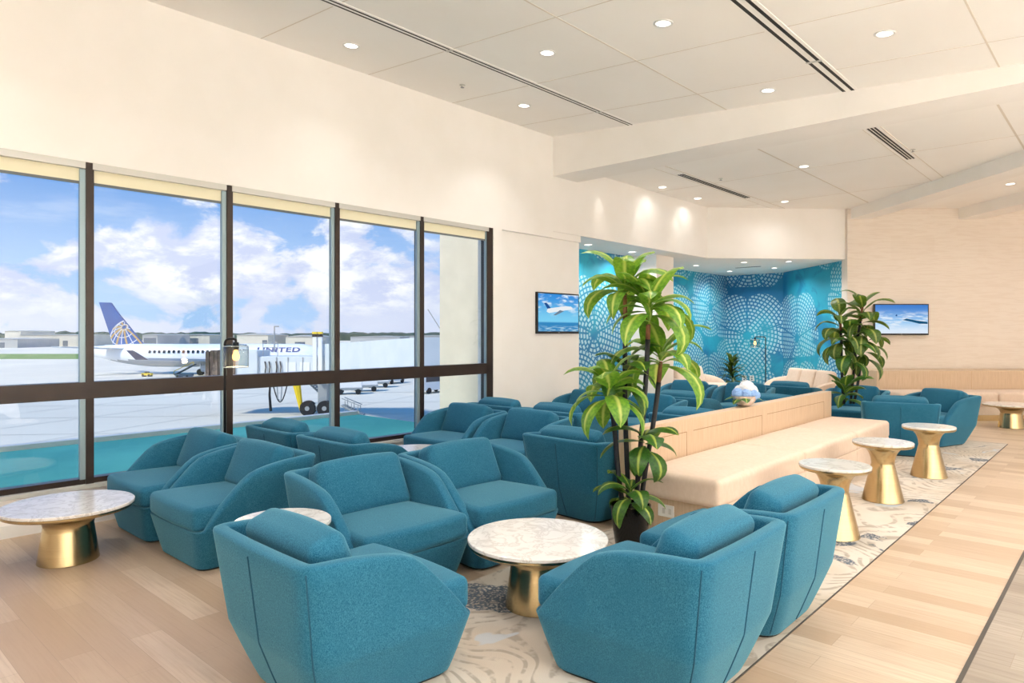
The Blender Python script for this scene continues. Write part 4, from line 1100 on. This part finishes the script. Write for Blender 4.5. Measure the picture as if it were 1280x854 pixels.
# jet bridge
BD = 60.0; BS = FPX/BD
jb = thing('jet_bridge', 'white jet bridge with brown bellows in front of the airliner nose', 'jet bridge', tuple(cp(330, BD, GZ)), YAW)
bx = lambda px: (px-330)/BS
bz = lambda py: EYE-(py-HZ)/BS-GZ
def jbox(name, m, px0,px1,py0,py1,y0,y1, bev=0, par=jb):
    q = MB(); q.box(bx(px0),bx(px1),y0,y1,bz(py1),bz(py0)); return q.build(name, m, par, bevel=bev)
cab = jbox('cab', M['bridgewhite'], 300, 330, 438, 473, -1.6, 1.6, .05)
q = MB()
for k in range(7):
    x = bx(268+k*5.2); q.box(x, x+.30, -1.75+.05*(k%2), 1.75, bz(474), bz(439)+.1*(k%2))
q.build('bellows', M['bellows'], cab)
jbox('tunnel', M['bridgewhite'], 330, 440, 445, 471, -1.35, 1.35, .05)
for px in (352, 366, 384, 398, 418): jbox('tunnel_rib', M['bridgegrey'], px, px+.8, 446, 471, -1.42, -1.35)
for px in (370,387): jbox('tunnel_panel', M['white'], px-6, px+6, 452, 466, -1.40, -1.35)
# upper section rising to the terminal
q = MB()
a0 = Vector((bx(425),0,0)); end = Matrix.Rotation(-YAW,3,'Z') @ (cw(-4.5, 44.0, 0)-cp(330,BD,0))
zs = (bz(470), bz(430)); ze = (-1.0-GZ, 1.3-GZ); dvec = (Vector((end.x,end.y,0))-a0).normalized(); nv = Vector((-dvec.y,dvec.x,0))*1.6
q.loft([[a0-nv+Vector((0,0,zs[0])), a0+nv+Vector((0,0,zs[0])), a0+nv+Vector((0,0,zs[1])), a0-nv+Vector((0,0,zs[1]))],
        [Vector((end.x,end.y,ze[0]))-nv, Vector((end.x,end.y,ze[0]))+nv, Vector((end.x,end.y,ze[1]))+nv, Vector((end.x,end.y,ze[1]))-nv]])
q.build('upper_tunnel', M['bridgewhite'], jb)
for px in (400.5, 407): 
    q = MB(); q.box(bx(px)-.16,bx(px)+.16,-1.8,-1.5,bz(470),bz(421)); po = q.build('lift_column', M['white'], jb)
    q = MB(); q.box(bx(px)-.2,bx(px)+.2,-1.84,-1.46,bz(421),bz(417.5)); q.build('column_head', M['black'], po)
    q = MB(); q.box(bx(px)-.2,bx(px)+.2,-1.84,-1.46,bz(417.5),bz(415)); q.build('warning_cap', M['yellow'], po)
q = MB(); q.tube([(bx(343),0,bz(440)),(bx(343),0,bz(408))], .06, 8); q.box(bx(343),bx(348),-.15,.15,bz(409),bz(407.5)); q.build('light_pole', M['bridgegrey'], jb)
q = MB()
for px in (334,352): q.tube([(bx(px),-1,bz(446)),(bx(px),-1,bz(428)),], .03, 6)
q.tube([(bx(334),-1,bz(428)),(bx(352),-1,bz(428))],.03,6); q.tube([(bx(334),-1,bz(434)),(bx(352),-1,bz(434))],.03,6); q.build('roof_rail', M['bridgegrey'], jb)
for px in (338.5,343.5,352,357): 
    q = MB(); q.tube([(bx(px),-1.45,bz(451)),(bx(px)+.1,-1.5,bz(458)),(bx(px),-1.45,bz(468))], .05, 6); q.build('hose', M['rubber'], jb)
jbox('hose_beam', M['yellow'], 356, 367, 472, 476.5, -1.3, -.9)
q = MB(); q.tube([(bx(344),-1.2,bz(472)),(bx(343),-1.2,bz(492)),(bx(344.5),-1.2,bz(512))], [.06,.1,.12], 6); q.build('hanging_hose', M['rubber'], jb)
q = MB(); q.tube([(bx(346)+ (bx(366)-bx(346))*k/12, -1.2, bz(474)-1.9*math.sin(PI*k/12)) for k in range(13)], .05, 6); q.build('hose_loop', M['rubber'], jb)
q = MB(); q.tube([(bx(352),-1.2,bz(474)),(bx(353),-1.2,bz(497)),(bx(357),-1.2,bz(500)),(bx(358.5),-1.2,bz(474))], .05, 6); q.build('hose_loop', M['bridgegrey'], jb)
q = MB(); q.tube([(bx(375),-1,bz(478)),(bx(381),-1,bz(511))], [.36,.16], 8); q.build('warning_strut', M['yellow'], jb)
q = MB(); q.box(bx(401),bx(412),-.9,.9,.7,bz(471)); q.build('drive_column', M['bridgegrey'], jb)
for px in (389, 410):
    q = MB(); q.tube([(bx(px),-1.2,.66),(bx(px),-.6,.66)], .66, 20); w_ = q.build('wheel', M['rubber'], jb, True, 40)
    q = MB(); q.tube([(bx(px),-1.24,.66),(bx(px),-1.18,.66)], .2, 14); q.build('hub', M['bridgegrey'], w_, True, 40)
q = MB(); q.box(bx(384),bx(416),-.9,.6,.5,1.0); q.build('axle_beam', M['bridgewhite'], jb)
q = MB(); st0, st1 = (bx(372),bz(473)), (bx(404),bz(503))
for k in range(14):
    u = k/13; x = st0[0]+(st1[0]-st0[0])*u; z = st0[1]+(st1[1]-st0[1])*u; q.box(x-.14,x+.14,1.5,2.6,z-.04,z+.04)
for yy in (1.5,2.6):
    q.tube([(st0[0],yy,st0[1]),(st1[0],yy,st1[1])], .09, 6); q.tube([(st0[0],yy,st0[1]+1),(st1[0],yy,st1[1]+1)], .035, 6)
q.build('service_stairs', M['bridgegrey'], jb)
q = MB()
for k in range(9):
    x = bx(430)+.18*k*1.2; z = bz(506)-.1*k; q.box(x-.1,x+.1,-.8,.2,z-.03,z+.03)
for yy in (-.8,.2):
    q.tube([(bx(430),yy,bz(506)),(bx(447),yy,bz(515))],.09,6); q.tube([(bx(430),yy,bz(497)),(bx(452),yy,bz(506))],.035,6)
    for px in (434,442,450): q.tube([(bx(px),yy,bz(498)+-.0-(px-430)*.03),(bx(px),yy,bz(513))],.03,6)
q.build('boarding_steps', M['bridgegrey'], jb)
# ground vehicles
def cart(px, d, rz, label):
    t = thing('baggage_cart', label, 'cart', tuple(cp(px,d,GZ)), YAW+rz, 'white baggage carts on the apron')
    q = MB(); q.box(-1.5,1.5,-.8,.8,.5,.75); q.build('bed', M['bridgegrey'], t, bevel=.03)
    q = MB(); q.box(-1.45,1.45,-.75,.75,.75,1.7); q.build('tub', M['white'], t, bevel=.08)
    for x in (-1,1):
        for y in (-.75,.75):
            q = MB(); q.tube([(x,y-.1,.32),(x,y+.1,.32)], .32, 14); q.build('wheel', M['rubber'], t, True, 40)
cart(437, 80, .2, 'white baggage cart at the head of the row, nearest the mullion')
cart(457, 84, .2, 'white baggage cart second in the row outside')
cart(472, 90, .2, 'white baggage cart third in the row outside')
def van(px, d, rz, label):
    t = thing('service_van', label, 'van', tuple(cp(px,d,GZ)), YAW+rz, 'white service vans on the apron')
    q = MB(); plate(q, [(-2.3,.4),(2.2,.4),(2.3,1.2),(1.5,1.35),(1.0,2.1),(-2.3,2.1)], -.9, .9); q.build('body', M['white'], t, bevel=.06)
    q = MB(); plate(q, [(.55,1.4),(1.4,1.4),(.98,1.95),(.55,1.95)], -.93, .93); plate(q, [(-2,1.4),(.35,1.4),(.35,1.95),(-2,1.95)], -.93, .93); q.build('side_window', M['winblue'], t)
    for x in (-1.5,1.4):
        for y in (-.85,.85):
            q = MB(); q.tube([(x,y-.1,.36),(x,y+.1,.36)], .36, 14); q.build('wheel', M['rubber'], t, True, 40)
van(490, 97, 1.2, 'white service van parked right of the baggage carts')
van(541, 82, .9, 'white service van at the edge of the beige outer wall')
# belt loader by the aircraft hold
t = thing('belt_loader', 'yellow and dark belt loader raised to the aircraft hold', 'loader', tuple(cp(231, 108, GZ)), YAW)
t.scale = (.5,.8,.62)
q = MB(); q.box(-2.4,2.2,-.9,.9,.5,1.1); q.build('chassis', M['bridgegrey'], t, bevel=.05)
q = MB(); q.loft([[(x,y,z+dz) for y,dz in ((-.6,0),(.6,0),(.6,.25),(-.6,.25))] for x,z in ((-2.9,.8),(3.3,3.4))]); q.build('belt', M['hangardoor'], t)
q = MB(); q.tube([(-2.9,-.7,1.8),(3.3,-.7,4.2)], .09, 6); q.tube([(-2.9,-.7,1.0),(-2.9,-.7,1.8)],.07,6); q.tube([(3.3,-.7,3.4),(3.3,-.7,4.2)],.07,6); q.build('hand_rail', M['yellow'], t)
for x in (-1.6,1.4):
    q = MB(); q.tube([(x,-.95,.4),(x,.95,.4)], .4, 14); q.build('wheel', M['rubber'], t, True, 40)
t = thing('tow_tractor', 'small yellow tow tractor near the aircraft tail', 'tractor', tuple(cp(184, 112, GZ)), YAW)
t.scale = (.55,.6,.6)
q = MB(); q.box(-1.4,1.4,-.7,.7,.35,.95); q.build('body', M['yellow'], t, bevel=.08)
q = MB(); q.box(-.5,.3,-.6,.6,.95,1.35); q.build('seat_block', M['black'], t, bevel=.05)
for x in (-.9,.9):
    q = MB(); q.tube([(x,-.75,.36),(x,.75,.36)], .36, 14); q.build('wheel', M['rubber'], t, True, 40)
t = thing('tower_crane', 'thin construction crane on the horizon by the beige outer wall', 'crane', tuple(cp(541, 300, GZ)), YAW)
q = MB(); q.tube([(3.5,0,0),(3.5,0,9.5)], .5, 6); q.build('mast', M['bridgegrey'], t)
q = MB(); q.tube([(3.5,0,8.5),(-2.2,0,17.5)], .22, 6); q.build('jib', M['bridgegrey'], t)

# ------------------------------------------------------------------ sky and sun
wd = bpy.data.worlds.new('sky'); bpy.context.scene.world = wd; wd.use_nodes = True
k = N(wd.node_tree); bg = wd.node_tree.nodes['Background']
dirv = k.coord('Generated'); x,y,z = k.sep(dirv)
el = k.m('ARCTAN2', z, k.m('SQRT', k.m('ADD', k.m('MULTIPLY',x,x), k.m('MULTIPLY',y,y))))     # radians
cdir = k.map(dirv, (1,1,1.7))
n1 = k.noise(cdir, 6.5, 9, .56, .25); n2 = k.noise(k.map(dirv,(1,1,2.2),(3.1,.7,5.2)), 15, 6, .6, .2)
blue = k.mix(k.step(el,.03,.30), s2l((164,198,240)), s2l((62,136,220)))
cov = k.m('SUBTRACT', n1, k.m('MULTIPLY', el, .75))
cm = k.step(cov, .385, .455)
shade = k.m('MULTIPLY', k.step(n2,.40,.62), k.step(k.m('SUBTRACT', n1, k.m('MULTIPLY',el,.2)), .40, .60))
cloud = k.mix(shade, s2l((196,206,238)), s2l((250,250,252)))
cloud = k.mix(k.step(el,.075,.0), cloud, s2l((206,214,238)))
sky = k.mix(cm, blue, cloud)
sky = k.mix(k.m('MULTIPLY', k.step(k.noise(k.map(dirv,(1,1,5)),5,5,.6),.52,.75), .35), sky, s2l((214,226,246)))
k.put(bg.inputs[0], sky); bg.inputs[1].default_value = 1.15
S = bpy.data.lights.new('sun', 'SUN'); S.energy = 3.5; S.angle = math.radians(8); S.color = (1,.97,.92)
so = bpy.data.objects.new('sun', S); C.objects.link(so)
so.rotation_euler = Vector((-.03,.72,-.69)).to_track_quat('-Z','Y').to_euler()

# ------------------------------------------------------------------ camera
cam = bpy.data.cameras.new('camera'); cam.lens = 24; cam.sensor_width = 36; cam.sensor_fit = 'HORIZONTAL'
cam.lens = FPX/1280*36; cam.shift_y = -(427-HZ)/1280; cam.clip_end = 3000
co = bpy.data.objects.new('camera', cam); C.objects.link(co); co.location = (0,0,EYE); co.rotation_euler = (PI/2, 0, YAW)
sc = bpy.context.scene; sc.camera = co
sc.view_settings.view_transform = 'Standard'; sc.view_settings.look = 'None'; sc.view_settings.gamma = 1; sc.view_settings.use_curve_mapping = False
sc.view_settings.exposure = 0.05
sc.cycles.use_denoising = True; sc.cycles.max_bounces = 10; sc.cycles.diffuse_bounces = 8; sc.cycles.transparent_max_bounces = 16; sc.cycles.sample_clamp_indirect = 8
sc.cycles.caustics_reflective = False; sc.cycles.caustics_refractive = False
